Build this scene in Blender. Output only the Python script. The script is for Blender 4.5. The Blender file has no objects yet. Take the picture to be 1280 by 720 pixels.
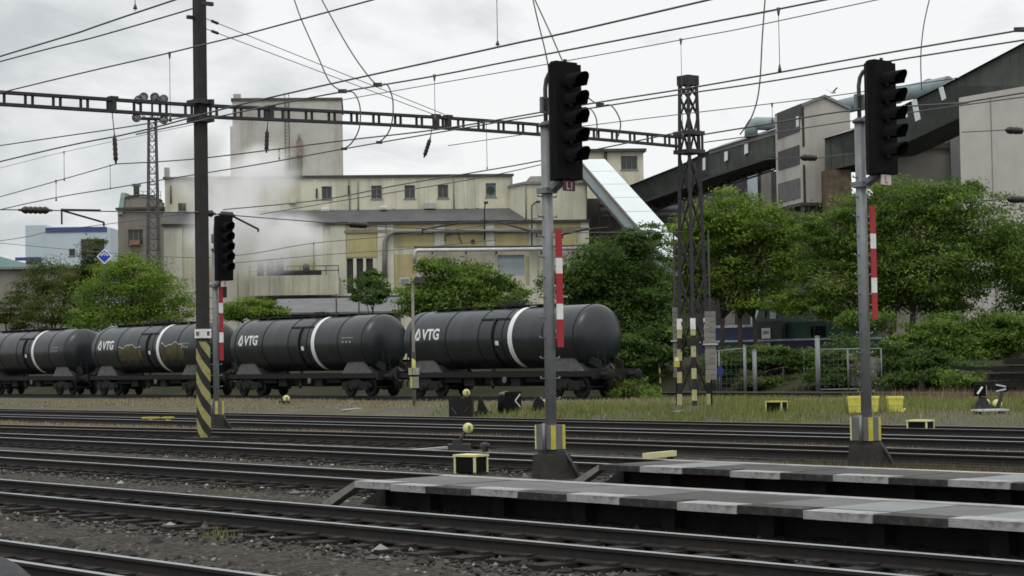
import bpy, bmesh, math, random
import numpy as np
from mathutils import Vector, Matrix

SC = bpy.context.scene
COL = SC.collection
rad = math.radians

# ------------------------------------------------------------------ camera
FPX = 2400.0
PITCH = math.atan(90 / FPX)
ROLL = 0.017
CAM = np.array([0, 0, 2.0])
_F = np.array([0, math.cos(PITCH), math.sin(PITCH)])
_U0 = np.array([0, -math.sin(PITCH), math.cos(PITCH)])
_RW = np.array([1.0, 0, 0])
_R = math.cos(ROLL) * _RW - math.sin(ROLL) * _U0
_U = math.sin(ROLL) * _RW + math.cos(ROLL) * _U0
cam_d = bpy.data.cameras.new("camera")
cam = bpy.data.objects.new("camera", cam_d)
COL.objects.link(cam)
cam_d.sensor_width = 36.0
cam_d.lens = FPX / 1280 * 36.0
cam_d.clip_start = 0.1
cam_d.clip_end = 8000
m = Matrix.Identity(4)
for i in range(3):
    m[i][0] = _R[i]; m[i][1] = _U[i]; m[i][2] = -_F[i]; m[i][3] = CAM[i]
cam.matrix_world = m
SC.camera = cam

# ------------------------------------------------------------------ sky, sun, exposure
world = bpy.data.worlds.new("World"); SC.world = world
world.use_nodes = True
wn, wl = world.node_tree.nodes, world.node_tree.links
wn.clear()
w_out = wn.new("ShaderNodeOutputWorld")
bg_sky = wn.new("ShaderNodeBackground"); bg_cloud = wn.new("ShaderNodeBackground")
mixs = wn.new("ShaderNodeMixShader")
sky = wn.new("ShaderNodeTexSky"); sky.sky_type = 'NISHITA'; sky.sun_disc = False
SUN_EL, SUN_ROT = 58, 200
sky.sun_elevation = rad(SUN_EL); sky.sun_rotation = rad(SUN_ROT)
bg_sky.inputs[1].default_value = 0.06
wl.new(sky.outputs[0], bg_sky.inputs[0])
tc = wn.new("ShaderNodeTexCoord")
mp = wn.new("ShaderNodeMapping"); mp.inputs['Scale'].default_value = (1.0, 1.0, 2.2)
wl.new(tc.outputs['Generated'], mp.inputs[0])
nz = wn.new("ShaderNodeTexNoise"); nz.inputs['Scale'].default_value = 9.0; nz.inputs['Detail'].default_value = 7; nz.inputs['Roughness'].default_value = .55
nz.inputs['Distortion'].default_value = .4
wl.new(mp.outputs[0], nz.inputs['Vector'])
cr = wn.new("ShaderNodeValToRGB")
cr.color_ramp.elements[0].position = .36; cr.color_ramp.elements[0].color = (.52, .55, .565, 1)
cr.color_ramp.elements[1].position = .60; cr.color_ramp.elements[1].color = (.83, .84, .84, 1)
# the cloud deck is thicker towards the left of the yard
sx = wn.new("ShaderNodeSeparateXYZ"); wl.new(tc.outputs['Generated'], sx.inputs[0])
mr = wn.new("ShaderNodeMapRange"); mr.inputs['From Min'].default_value = -.24; mr.inputs['From Max'].default_value = .08
mr.inputs['To Min'].default_value = -.02; mr.inputs['To Max'].default_value = .20
wl.new(sx.outputs[0], mr.inputs['Value'])
ad = wn.new("ShaderNodeMath"); ad.operation = 'ADD'
wl.new(nz.outputs['Fac'], ad.inputs[0]); wl.new(mr.outputs[0], ad.inputs[1])
wl.new(ad.outputs[0], cr.inputs[0])
# overcast sky: brighter overhead than at the horizon
mr2 = wn.new("ShaderNodeMapRange"); mr2.inputs['From Min'].default_value = .2; mr2.inputs['From Max'].default_value = 1.0
mr2.inputs['To Min'].default_value = 1.0; mr2.inputs['To Max'].default_value = 1.75
wl.new(sx.outputs[2], mr2.inputs['Value'])
wl.new(cr.outputs[0], bg_cloud.inputs[0]); wl.new(mr2.outputs[0], bg_cloud.inputs[1])
mixs.inputs[0].default_value = .93
wl.new(bg_sky.outputs[0], mixs.inputs[1]); wl.new(bg_cloud.outputs[0], mixs.inputs[2])
wl.new(mixs.outputs[0], w_out.inputs[0])

sun_d = bpy.data.lights.new("sun", 'SUN'); sun_d.energy = 0.8; sun_d.angle = rad(25); sun_d.color = (1, .97, .92)
sun = bpy.data.objects.new("sun", sun_d); COL.objects.link(sun)
# sun_rotation is measured clockwise from +Y seen from above
_az = rad(SUN_ROT)
_sd = Vector((math.sin(_az) * math.cos(rad(SUN_EL)), math.cos(_az) * math.cos(rad(SUN_EL)), math.sin(rad(SUN_EL))))
sun.rotation_euler = _sd.to_track_quat('Z', 'Y').to_euler()
sun.location = (0, -20, 60)
SC.view_settings.view_transform = 'Standard'
SC.view_settings.look = 'None'
SC.view_settings.exposure = 0.22
SC.view_settings.gamma = 1.0
SC.view_settings.use_curve_mapping = False
SC.cycles.volume_bounces = 8
SC.cycles.max_bounces = 12
SC.cycles.filter_width = 1.65

# ------------------------------------------------------------------ measuring helpers
ANG = rad(40.7)                                   # the tracks run 40.7 degrees left of the view axis
dT = np.array([-math.sin(ANG), math.cos(ANG)])    # along the tracks, away
nT = np.array([math.cos(ANG), math.sin(ANG)])     # across the tracks, away
TRK_ROT = math.atan2(-dT[1], -dT[0])              # local +x = along the tracks towards the right
def ray(x, y): return _F + _R * (x - 640) / FPX + _U * (360 - y) / FPX
def P(x, y, Y):
    v = ray(x, y); return CAM + v * (Y / v[1])
def G(x, y, z=0.0):
    v = ray(x, y); return CAM + v * ((z - CAM[2]) / v[2])
def V(x, y, D):                                    # point above the line D metres across the yard
    v = ray(x, y); return CAM + v * (D / (v[0] * nT[0] + v[1] * nT[1]))
def W(t, D, z=0.0):
    q = dT * t + nT * D; return np.array([q[0], q[1], z])
def mpp(Y): return Y / FPX
def tD(q): return float(q[0] * dT[0] + q[1] * dT[1]), float(q[0] * nT[0] + q[1] * nT[1])
def atX(px, D):                                    # ground point (x, y) seen in column px on line D
    q = V(px, 450, D); return q[0], q[1]
def zat(X, Y, py):                                 # height at (X, Y) seen in image row py
    lo, hi = -50.0, 150.0
    for _ in range(50):
        mid = (lo + hi) / 2
        v = np.array([X, Y, mid]) - CAM
        yy = 360 - FPX * (v @ _U) / (v @ _F)
        if yy > py: lo = mid
        else: hi = mid
    return mid

# ------------------------------------------------------------------ materials
_MC = {}
def mat(name, col, rough=.75, var=.22, scale=2.5, metal=0.0, stain=None, stain_amt=.5, stain_scale=(1.5, 1.5, .25),
        bump=0.0, bscale=30, spec=.4, fine=None):
    if name in _MC: return _MC[name]
    M = bpy.data.materials.new(name); M.use_nodes = True
    n, l = M.node_tree.nodes, M.node_tree.links
    b = n['Principled BSDF']
    b.inputs['Roughness'].default_value = rough; b.inputs['Metallic'].default_value = metal
    b.inputs['Specular IOR Level'].default_value = spec
    t = n.new("ShaderNodeTexCoord")
    a = n.new("ShaderNodeTexNoise"); a.inputs['Scale'].default_value = scale; a.inputs['Detail'].default_value = 6; a.inputs['Roughness'].default_value = .65
    l.new(t.outputs['Object'], a.inputs['Vector'])
    r = n.new("ShaderNodeValToRGB")
    r.color_ramp.elements[0].position = .3; r.color_ramp.elements[1].position = .7
    r.color_ramp.elements[0].color = (*[c * (1 - var) for c in col], 1)
    r.color_ramp.elements[1].color = (*[min(1, c * (1 + var)) for c in col], 1)
    l.new(a.outputs['Fac'], r.inputs[0])
    out = r.outputs[0]
    if stain:
        mpn = n.new("ShaderNodeMapping"); mpn.inputs['Scale'].default_value = stain_scale
        l.new(t.outputs['Object'], mpn.inputs[0])
        s = n.new("ShaderNodeTexNoise"); s.inputs['Scale'].default_value = 1.0; s.inputs['Detail'].default_value = 8; s.inputs['Roughness'].default_value = .7
        l.new(mpn.outputs[0], s.inputs['Vector'])
        sr = n.new("ShaderNodeValToRGB"); sr.color_ramp.elements[0].position = .48; sr.color_ramp.elements[1].position = .72
        sr.color_ramp.elements[0].color = (0, 0, 0, 1); sr.color_ramp.elements[1].color = (stain_amt,) * 3 + (1,)
        l.new(s.outputs['Fac'], sr.inputs[0])
        mx = n.new("ShaderNodeMix"); mx.data_type = 'RGBA'
        l.new(sr.outputs[0], mx.inputs['Factor']); l.new(out, mx.inputs['A']); mx.inputs['B'].default_value = (*stain, 1)
        out = mx.outputs['Result']
    l.new(out, b.inputs['Base Color'])
    if bump:
        bn = n.new("ShaderNodeTexNoise"); bn.inputs['Scale'].default_value = bscale; bn.inputs['Detail'].default_value = 4
        l.new(t.outputs['Object'], bn.inputs['Vector'])
        bp = n.new("ShaderNodeBump"); bp.inputs['Strength'].default_value = bump; bp.inputs['Distance'].default_value = .02
        l.new(bn.outputs['Fac'], bp.inputs['Height']); l.new(bp.outputs[0], b.inputs['Normal'])
    _MC[name] = M
    return M

def stripes(name, c1, c2, period, kx=1.0, ky=1.0, duty=.5, off=0.0):
    """painted hazard bands: slanted in object coordinates, worn by noise"""
    if name in _MC: return _MC[name]
    M = bpy.data.materials.new(name); M.use_nodes = True
    n, l = M.node_tree.nodes, M.node_tree.links
    b = n['Principled BSDF']; b.inputs['Roughness'].default_value = .7
    t = n.new("ShaderNodeTexCoord"); s = n.new("ShaderNodeSeparateXYZ"); l.new(t.outputs['Object'], s.inputs[0])
    def M_(op, a, bb):
        q = n.new("ShaderNodeMath"); q.operation = op
        for i, v in enumerate((a, bb)):
            if isinstance(v, (int, float)): q.inputs[i].default_value = v
            else: l.new(v, q.inputs[i])
        return q.outputs[0]
    u = M_('ADD', M_('MULTIPLY', s.outputs[0], kx), M_('MULTIPLY', s.outputs[1], ky))
    q = M_('ADD', M_('DIVIDE', M_('ADD', s.outputs[2], u), period), off + 50)
    fr = M_('FRACT', q, 0)
    nzz = n.new("ShaderNodeTexNoise"); nzz.inputs['Scale'].default_value = 9; nzz.inputs['Detail'].default_value = 5
    l.new(t.outputs['Object'], nzz.inputs['Vector'])
    wear = M_('MULTIPLY', M_('SUBTRACT', nzz.outputs['Fac'], .5), .10)
    g = M_('LESS_THAN', M_('ADD', fr, wear), duty)
    mx = n.new("ShaderNodeMix"); mx.data_type = 'RGBA'
    l.new(g, mx.inputs['Factor']); mx.inputs['A'].default_value = (*c2, 1); mx.inputs['B'].default_value = (*c1, 1)
    m2 = n.new("ShaderNodeMix"); m2.data_type = 'RGBA'; m2.blend_type = 'MULTIPLY'; m2.inputs['Factor'].default_value = .6
    l.new(mx.outputs['Result'], m2.inputs['A']); l.new(nzz.outputs['Color'], m2.inputs['B'])
    rr = n.new("ShaderNodeValToRGB"); rr.color_ramp.elements[0].position = .3; rr.color_ramp.elements[0].color = (.45, .42, .36, 1)
    rr.color_ramp.elements[1].position = .55
    l.new(nzz.outputs['Fac'], rr.inputs[0]); l.new(rr.outputs[0], m2.inputs['B'])
    l.new(m2.outputs['Result'], b.inputs['Base Color'])
    _MC[name] = M
    return M

# ------------------------------------------------------------------ mesh helpers
class MB:
    def __init__(s): s.v = []; s.f = []; s.mi = []; s.sm = []
    def add(s, vs, fs, mi=0, smooth=False):
        o = len(s.v); s.v += [tuple(map(float, q)) for q in vs]
        for f in fs: s.f.append([i + o for i in f]); s.mi.append(mi); s.sm.append(smooth)
        return s
    def box(s, c, size, R=None, mi=0, taper=1.0):
        hx, hy, hz = size[0] / 2, size[1] / 2, size[2] / 2
        vs = []
        for z in (-1, 1):
            k = taper if z > 0 else 1
            for x, y in ((-1, -1), (1, -1), (1, 1), (-1, 1)):
                q = Vector((x * hx * k, y * hy * k, z * hz))
                if R is not None: q = R @ q
                vs.append((q.x + c[0], q.y + c[1], q.z + c[2]))
        return s.add(vs, [(3, 2, 1, 0), (4, 5, 6, 7), (0, 1, 5, 4), (1, 2, 6, 5), (2, 3, 7, 6), (3, 0, 4, 7)], mi)
    def b2(s, lo, hi, mi=0):
        return s.box([(a + b) / 2 for a, b in zip(lo, hi)], [b - a for a, b in zip(lo, hi)], mi=mi)
    def bar(s, p0, p1, w, h, mi=0, up=(0, 0, 1)):
        p0, p1 = Vector(map(float, p0)), Vector(map(float, p1)); d = p1 - p0
        x = d.normalized(); u = Vector(up)
        y = u.cross(x)
        if y.length < 1e-4: y = Vector((0, 1, 0)).cross(x)
        y.normalize(); z = x.cross(y)
        R = Matrix((x, y, z)).transposed()
        return s.box((p0 + p1) / 2, (d.length, w, h), R, mi)
    def tube(s, pts, r, seg=8, mi=0, caps=True, smooth=True):
        pts = [Vector(map(float, q)) for q in pts]
        rs = r if isinstance(r, (list, tuple)) else [r] * len(pts)
        t0 = (pts[1] - pts[0]).normalized()
        u = t0.orthogonal().normalized()
        vs = []; fs = []
        for i, q in enumerate(pts):
            if i == 0: t = t0
            elif i == len(pts) - 1: t = (pts[i] - pts[i - 1]).normalized()
            else: t = ((pts[i + 1] - pts[i]).normalized() + (pts[i] - pts[i - 1]).normalized()).normalized()
            u = (u - t * u.dot(t)).normalized(); w = t.cross(u)
            for k in range(seg):
                a = 2 * math.pi * k / seg
                vs.append(q + (u * math.cos(a) + w * math.sin(a)) * rs[i])
        for i in range(len(pts) - 1):
            for k in range(seg):
                a, b = i * seg + k, i * seg + (k + 1) % seg
                fs.append((a, b, b + seg, a + seg))
        s.add(vs, fs, mi, smooth)
        if caps:
            n0 = len(s.v) - len(vs)
            s.f.append([n0 + k for k in range(seg)][::-1]); s.mi.append(mi); s.sm.append(False)
            e = n0 + (len(pts) - 1) * seg
            s.f.append([e + k for k in range(seg)]); s.mi.append(mi); s.sm.append(False)
        return s
    def lathe(s, prof, axis='z', c=(0, 0, 0), seg=24, mi=0, smooth=True):
        """prof: list of (pos along axis, radius)"""
        vs = []; fs = []
        for h, r in prof:
            for k in range(seg):
                a = 2 * math.pi * k / seg
                p, q = r * math.cos(a), r * math.sin(a)
                v = {'z': (p, q, h), 'x': (h, p, q), 'y': (q, h, p)}[axis]
                vs.append((v[0] + c[0], v[1] + c[1], v[2] + c[2]))
        for i in range(len(prof) - 1):
            for k in range(seg):
                a, b = i * seg + k, i * seg + (k + 1) % seg
                fs.append((a, b, b + seg, a + seg))
        s.add(vs, fs, mi, smooth)
        n0 = len(s.v) - len(vs)
        if prof[0][1] > 1e-4: s.f.append([n0 + k for k in range(seg)][::-1]); s.mi.append(mi); s.sm.append(False)
        if prof[-1][1] > 1e-4: s.f.append([n0 + (len(prof) - 1) * seg + k for k in range(seg)]); s.mi.append(mi); s.sm.append(False)
        return s
    def prism(s, poly, ext, mi=0):
        """poly: 3d points, extruded by vector ext"""
        k = len(poly); e = Vector(map(float, ext))
        vs = [Vector(map(float, q)) for q in poly] + [Vector(map(float, q)) + e for q in poly]
        fs = [list(range(k))[::-1], list(range(k, 2 * k))] + [(i, (i + 1) % k, (i + 1) % k + k, i + k) for i in range(k)]
        return s.add(vs, fs, mi)
    def build(s, name, ms, parent=None, loc=None, rotz=0.0):
        me = bpy.data.meshes.new(name)
        me.from_pydata(s.v, [], s.f)
        if not isinstance(ms, (list, tuple)): ms = [ms]
        for q in ms: me.materials.append(q)
        me.polygons.foreach_set('material_index', s.mi)
        me.polygons.foreach_set('use_smooth', s.sm)
        bm = bmesh.new(); bm.from_mesh(me); bmesh.ops.recalc_face_normals(bm, faces=bm.faces); bm.to_mesh(me); bm.free()
        me.update()
        o = bpy.data.objects.new(name, me); COL.objects.link(o)
        if parent: o.parent = parent
        if loc is not None: o.location = Vector(map(float, loc))
        if rotz: o.rotation_euler.z = rotz
        return o

def tag(o, label=None, cat=None, group=None, kind=None):
    if label: o['label'] = label
    if cat: o['category'] = cat
    if group: o['group'] = group
    if kind: o['kind'] = kind
    return o
def thing(name, label, cat, loc=(0, 0, 0), rotz=0.0, group=None):
    o = bpy.data.objects.new(name, None); COL.objects.link(o)
    o.location = Vector(map(float, loc)); o.rotation_euler = (0, 0, rotz); o.empty_display_size = .2
    return tag(o, label, cat, group)
def dup(root, loc, rotz, label):
    r = root.copy(); COL.objects.link(r); r.location = Vector(map(float, loc)); r.rotation_euler = (0, 0, rotz); r['label'] = label
    for ch in list(root.children):
        c = ch.copy(); COL.objects.link(c); c.parent = r
        for g in list(ch.children):
            e = g.copy(); COL.objects.link(e); e.parent = c
    return r
def text_mb(txt, h, thick=0.0, bold=.012):
    """letters as a flat mesh in local x (right) / z (up), height h, starting at x = 0"""
    cu = bpy.data.curves.new("lettering", 'FONT'); cu.body = txt; cu.size = 1.0; cu.offset = bold; cu.extrude = 0
    o = bpy.data.objects.new("lettering", cu); COL.objects.link(o)
    dg = bpy.context.evaluated_depsgraph_get()
    me = o.evaluated_get(dg).to_mesh()
    vs = [tuple(v.co) for v in me.vertices]; fs = [list(p.vertices) for p in me.polygons]
    o.evaluated_get(dg).to_mesh_clear()
    COL.objects.unlink(o); bpy.data.objects.remove(o)
    x0 = min(v[0] for v in vs); x1 = max(v[0] for v in vs); y0 = min(v[1] for v in vs); y1 = max(v[1] for v in vs)
    k = h / (y1 - y0)
    mb = MB(); mb.add([((v[0] - x0) * k, 0, (v[1] - y0) * k) for v in vs], fs)
    return mb, (x1 - x0) * k

rng = random.Random(7)
nprng = np.random.default_rng(11)

# ------------------------------------------------------------------ palette
STEEL_DK = mat('dark painted steel', (.030, .029, .031), .6, .3, 6)
MAST_BR = mat('brown mast paint', (.021, .019, .0175), .75, .35, 5, stain=(.042, .034, .028), stain_amt=.4)
LATT = mat('dark lattice steel', (.026, .024, .029), .65, .3, 5)
GALV = mat('galvanised steel', (.19, .20, .205), .55, .15, 6, metal=.2, stain=(.12, .115, .11), stain_amt=.4, stain_scale=(6, 6, .8))
GALV_L = mat('pale galvanised steel', (.42, .44, .44), .6, .15, 5)
BLACK = mat('matt black sheet', (.0055, .0055, .0065), .85, .3, 8, spec=.15)
GLASS_DK = mat('unlit signal lens', (.01, .012, .012), .12, .1, 5, spec=.6)
CONC = mat('weathered concrete', (.20, .19, .175), .9, .25, 4, stain=(.07, .065, .06), stain_amt=.7, stain_scale=(2, 2, .6), bump=.4, bscale=25)
CONC_DK = mat('dark wet concrete', (.030, .028, .026), .9, .35, 5, bump=.4, bscale=25)
RED = mat('red enamel', (.34, .018, .026), .5, .1, 5)
WHITE = mat('white paint', (.74, .74, .72), .6, .08, 4, stain=(.35, .34, .31), stain_amt=.35, stain_scale=(6, 6, 2))
YEL = mat('worn yellow paint', (.50, .45, .06), .6, .22, 7, stain=(.16, .14, .07), stain_amt=.55, stain_scale=(9, 9, 5))
YEL_PALE = mat('faded pale yellow paint', (.62, .60, .30), .65, .15, 9, stain=(.2, .2, .12), stain_amt=.4, stain_scale=(9, 9, 9))
WIRE = mat('tarnished wire', (.085, .082, .082), .6, .2, 3)
INSUL = mat('brown insulator glaze', (.022, .016, .014), .35, .2, 8)
GREY_BOX = mat('grey cabinet paint', (.13, .13, .125), .7, .2, 6, stain=(.06, .055, .05), stain_amt=.5, stain_scale=(5, 5, 1))
HAZ = stripes('black and yellow bands', (.31, .295, .10), (.012, .0115, .011), .62, 1.15, 1.15, .5)
RUSTY = mat('rusty rail steel', (.015, .013, .012), .85, .4, 9, stain=(.05, .032, .022), stain_amt=.4, stain_scale=(1, 4, 4))
POLISH = mat('polished rail head', (.36, .37, .38), .32, .12, 3, metal=.85)
DULL_HEAD = mat('dull rail head', (.20, .175, .16), .5, .25, 3, metal=.4)
SLEEP = mat('oil stained sleeper', (.014, .0115, .0095), .9, .4, 7, bump=.5, bscale=20)

# ------------------------------------------------------------------ ground
def sstep(a, b, x):
    q = min(1, max(0, (x - a) / (b - a))); return q * q * (3 - 2 * q)
TRACKS = {  # name: (front rail D, t range, z offset)
    'T0': 7.62, 'T1': 12.62, 'T2': 17.62, 'T3': 22.72, 'T4': 27.97, 'T5': 32.75, 'T6': 37.45, 'TW': 60.65, 'TX': 66.0}
def gz(t, D):
    z = 0.0
    z += .30 * sstep(40.5, 44.5, D) * (1 - sstep(57.0, 60.0, D)) * (1 - .7 * sstep(52, 72, t))
    z += 1.55 * sstep(69.0, 77.0, D) + 1.2 * sstep(88, 125, D)
    return z
def axis(segs):
    out = []
    for a, b, st in segs:
        k = max(1, int(round((b - a) / st)))
        out += [a + (b - a) * i / k for i in range(k)]
    out.append(segs[-1][1]); return out
Ds = axis([(-3000, -200, 400), (-200, 4, 25), (4, 30, .16), (30, 80, .5), (80, 140, 3), (140, 600, 40), (600, 3500, 500)])
Ts = axis([(-3000, -200, 400), (-200, 4, 25), (4, 34, .2), (34, 110, .8), (110, 260, 10), (260, 3500, 500)])
nD, nTt = len(Ds), len(Ts)
gnoise = nprng.normal(0, 1, (nD, nTt))
gv = []
for i, D in enumerate(Ds):
    for j, t in enumerate(Ts):
        z = gz(t, D)
        if 4 <= D < 30 and 4 <= t < 34: z += float(np.clip(gnoise[i, j], -2, 2)) * .011 - .01
        elif D < 69: z += float(np.clip(gnoise[i, j], -2, 2)) * .008 - .01
        # shoulders of ballast heaped between neighbouring tracks
        for fr in (7.62, 12.62, 17.62, 22.72):
            dd = abs(D - (fr - 1.75))
            if dd < .9: z += .05 * (1 - dd / .9)
        gv.append((D, t, z))
gf = [(i * nTt + j, (i + 1) * nTt + j, (i + 1) * nTt + j + 1, i * nTt + j + 1) for i in range(nD - 1) for j in range(nTt - 1)]
gme = bpy.data.meshes.new('ground'); gme.from_pydata(gv, [], gf); gme.update()
gme.polygons.foreach_set('use_smooth', [True] * len(gf))
ground = bpy.data.objects.new('ground', gme); COL.objects.link(ground); tag(ground, kind='structure')
# local x = across the tracks, local y = along them
ground.rotation_euler.z = math.atan2(nT[1], nT[0])
def ground_mat():
    M = bpy.data.materials.new('ballast and cinder ground'); M.use_nodes = True
    n, l = M.node_tree.nodes, M.node_tree.links
    b = n['Principled BSDF']; b.inputs['Roughness'].default_value = .95; b.inputs['Specular IOR Level'].default_value = .15
    t = n.new("ShaderNodeTexCoord"); s = n.new("ShaderNodeSeparateXYZ"); l.new(t.outputs['Object'], s.inputs[0])
    def noise(sc, det=6, ro=.65, vec=None):
        q = n.new("ShaderNodeTexNoise"); q.inputs['Scale'].default_value = sc; q.inputs['Detail'].default_value = det; q.inputs['Roughness'].default_value = ro
        l.new(vec or t.outputs['Object'], q.inputs['Vector']); return q
    def ramp(inp, stops):
        r = n.new("ShaderNodeValToRGB"); e = r.color_ramp.elements
        while len(e) < len(stops): e.new(.5)
        for k, (p_, c) in enumerate(stops): e[k].position = p_; e[k].color = (*c, 1)
        l.new(inp, r.inputs[0]); return r.outputs[0]
    def mix(f, a, b_, blend='MIX'):
        q = n.new("ShaderNodeMix"); q.data_type = 'RGBA'; q.blend_type = blend
        for nm, v in (('Factor', f), ('A', a), ('B', b_)):
            if isinstance(v, (int, float)): q.inputs[nm].default_value = v
            elif isinstance(v, tuple): q.inputs[nm].default_value = (*v, 1)
            else: l.new(v, q.inputs[nm])
        return q.outputs['Result']
    vo = n.new("ShaderNodeTexVoronoi"); vo.inputs['Scale'].default_value = 15; vo.inputs['Randomness'].default_value = 1
    l.new(t.outputs['Object'], vo.inputs['Vector'])
    stones = ramp(vo.outputs['Color'], [(0, (.019, .017, .014)), (.5, (.042, .038, .031)), (.9, (.090, .081, .070)), (1, (.20, .19, .18))])
    big = noise(.55, 7)
    base = mix(ramp(big.outputs['Fac'], [(.38, (0, 0, 0)), (.62, (1, 1, 1))]), stones, mix(.5, stones, (.062, .055, .047)))
    rust = noise(1.1, 6, .6)
    base = mix(ramp(rust.outputs['Fac'], [(.60, (0, 0, 0)), (.74, (.55, .55, .55))]), base, (.085, .042, .022))
    moss = noise(1.7, 6, .6)
    base = mix(ramp(moss.outputs['Fac'], [(.62, (0, 0, 0)), (.78, (.5, .5, .5))]), base, (.05, .05, .018))
    def zone(a, b_, soft):      # 1 between a and b across the tracks
        up = n.new("ShaderNodeMapRange"); up.interpolation_type = 'SMOOTHSTEP'; up.inputs['From Min'].default_value = a - soft; up.inputs['From Max'].default_value = a + soft
        dn = n.new("ShaderNodeMapRange"); dn.interpolation_type = 'SMOOTHSTEP'; dn.inputs['From Min'].default_value = b_ - soft; dn.inputs['From Max'].default_value = b_ + soft
        wob = n.new("ShaderNodeMath"); wob.operation = 'MULTIPLY_ADD'
        nb = noise(.8, 5); l.new(nb.outputs['Fac'], wob.inputs[0]); wob.inputs[1].default_value = 1.2; 
        ad = n.new("ShaderNodeMath"); ad.operation = 'SUBTRACT'; l.new(s.outputs[0], ad.inputs[0]); ad.inputs[1].default_value = .6
        l.new(ad.outputs[0], wob.inputs[2])
        l.new(wob.outputs[0], up.inputs['Value']); l.new(wob.outputs[0], dn.inputs['Value'])
        q = n.new("ShaderNodeMath"); q.operation = 'SUBTRACT'; l.new(up.outputs[0], q.inputs[0]); l.new(dn.outputs[0], q.inputs[1])
        return q.outputs[0]
    # oily four-foot of each track
    for fr in (7.62, 12.62, 17.62, 22.72, 27.97, 32.75, 37.45):
        base = mix(n_mul(n, l, zone(fr - .1, fr + 1.6, .25), .75), base, (.013, .012, .011))
    dry = noise(1.3, 7)
    drycol = ramp(dry.outputs['Fac'], [(.35, (.06, .05, .03)), (.55, (.15, .125, .075)), (.75, (.20, .17, .105))])
    base = mix(n_mul(n, l, zone(30.3, 32.2, .3), .8), base, drycol)
    base = mix(n_mul(n, l, zone(25.2, 27.3, .3), .35), base, drycol)
    gr = noise(.35, 7)
    grass = ramp(gr.outputs['Fac'], [(.36, (.06, .08, .025)), (.50, (.095, .10, .042)), (.62, (.14, .125, .075)), (.8, (.19, .17, .125))])
    gp = noise(.28, 6, .7)
    gm = n.new("ShaderNodeMath"); gm.operation = 'MULTIPLY'; l.new(zone(41.0, 59.0, .5), gm.inputs[0])
    l.new(ramp(gp.outputs['Fac'], [(.44, (.05, .05, .05)), (.60, (.9, .9, .9))]), gm.inputs[1])
    base = mix(zone(41.0, 68.5, .6), base, mix(.55, base, (.135, .125, .108)))
    base = mix(gm.outputs[0], base, grass)
    bank = ramp(gr.outputs['Fac'], [(.36, (.018, .026, .009)), (.55, (.030, .030, .016)), (.72, (.055, .042, .030))])
    base = mix(zone(68.5, 4000, .8), base, bank)
    l.new(base, b.inputs['Base Color'])
    bp = n.new("ShaderNodeBump"); bp.inputs['Strength'].default_value = .9; bp.inputs['Distance'].default_value = .05
    l.new(vo.outputs['Distance'], bp.inputs['Height']); l.new(bp.outputs[0], b.inputs['Normal'])
    return M
def n_mul(n, l, sock, k):
    q = n.new("ShaderNodeMath"); q.operation = 'MULTIPLY'; l.new(sock, q.inputs[0]); q.inputs[1].default_value = k; return q.outputs[0]
gme.materials.append(ground_mat())

# loose stones lying on the ballast near the camera
def stones(name, label_kind, n, Dr, tr, size, M, seed):
    r = np.random.default_rng(seed)
    base = np.array([(1, 0, 0), (-1, 0, 0), (0, 1, 0), (0, -1, 0), (0, 0, 1), (0, 0, -1)], float)
    fcs = [(0, 2, 4), (2, 1, 4), (1, 3, 4), (3, 0, 4), (2, 0, 5), (1, 2, 5), (3, 1, 5), (0, 3, 5)]
    vs, fs = [], []
    for k in range(n):
        D = r.uniform(*Dr); t = tr[0] + (tr[1] - tr[0]) * r.random() ** 1.6
        off = min(D - f for f in (7.62, 12.62, 17.62, 22.72) if True) if False else 0
        inside = any(f - .12 < D < f + 1.64 for f in (7.62, 12.62, 17.62, 22.72))
        if inside and r.random() < .6: continue
        sz = r.uniform(*size) * (1 + (r.random() < .03) * 1.2)
        q = base * r.uniform(.6, 1.1, (6, 1)) * sz * np.array([1, r.uniform(.6, 1), r.uniform(.45, .8)])
        a = r.uniform(0, 6.28); c_, s_ = math.cos(a), math.sin(a)
        q = q @ np.array([[c_, s_, 0], [-s_, c_, 0], [0, 0, 1]])
        w = W(t, D, gz(t, D) + sz * .15 - (0.0 if not inside else .01))
        o = len(vs)
        vs += (q + w).tolist(); fs += [tuple(i + o for i in f) for f in fcs]
    me = bpy.data.meshes.new(name); me.from_pydata(vs, [], fs); me.update()
    tint = me.attributes.new('tint', 'FLOAT', 'FACE')
    tint.data.foreach_set('value', np.repeat(r.random(len(fs) // 8), 8).astype(np.float32))
    me.materials.append(M)
    o = bpy.data.objects.new(name, me); COL.objects.link(o); tag(o, label_kind, None, kind='stuff')
    return o
def tint_mat(name, stops, rough=.9, trans=0.0, spec=.2):
    M = bpy.data.materials.new(name); M.use_nodes = True
    n, l = M.node_tree.nodes, M.node_tree.links
    b = n['Principled BSDF']; b.inputs['Roughness'].default_value = rough; b.inputs['Specular IOR Level'].default_value = spec
    a = n.new("ShaderNodeAttribute"); a.attribute_name = 'tint'
    r = n.new("ShaderNodeValToRGB"); e = r.color_ramp.elements
    while len(e) < len(stops): e.new(.5)
    for k, (p_, c) in enumerate(stops): e[k].position = p_; e[k].color = (*c, 1)
    l.new(a.outputs['Fac'], r.inputs[0]); l.new(r.outputs[0], b.inputs['Base Color'])
    if trans:
        tr = n.new("ShaderNodeBsdfTranslucent"); l.new(r.outputs[0], tr.inputs[0])
        mx = n.new("ShaderNodeMixShader"); mx.inputs[0].default_value = trans
        l.new(b.outputs[0], mx.inputs[1]); l.new(tr.outputs[0], mx.inputs[2])
        l.new(mx.outputs[0], n['Material Output'].inputs[0])
    return M
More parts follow.
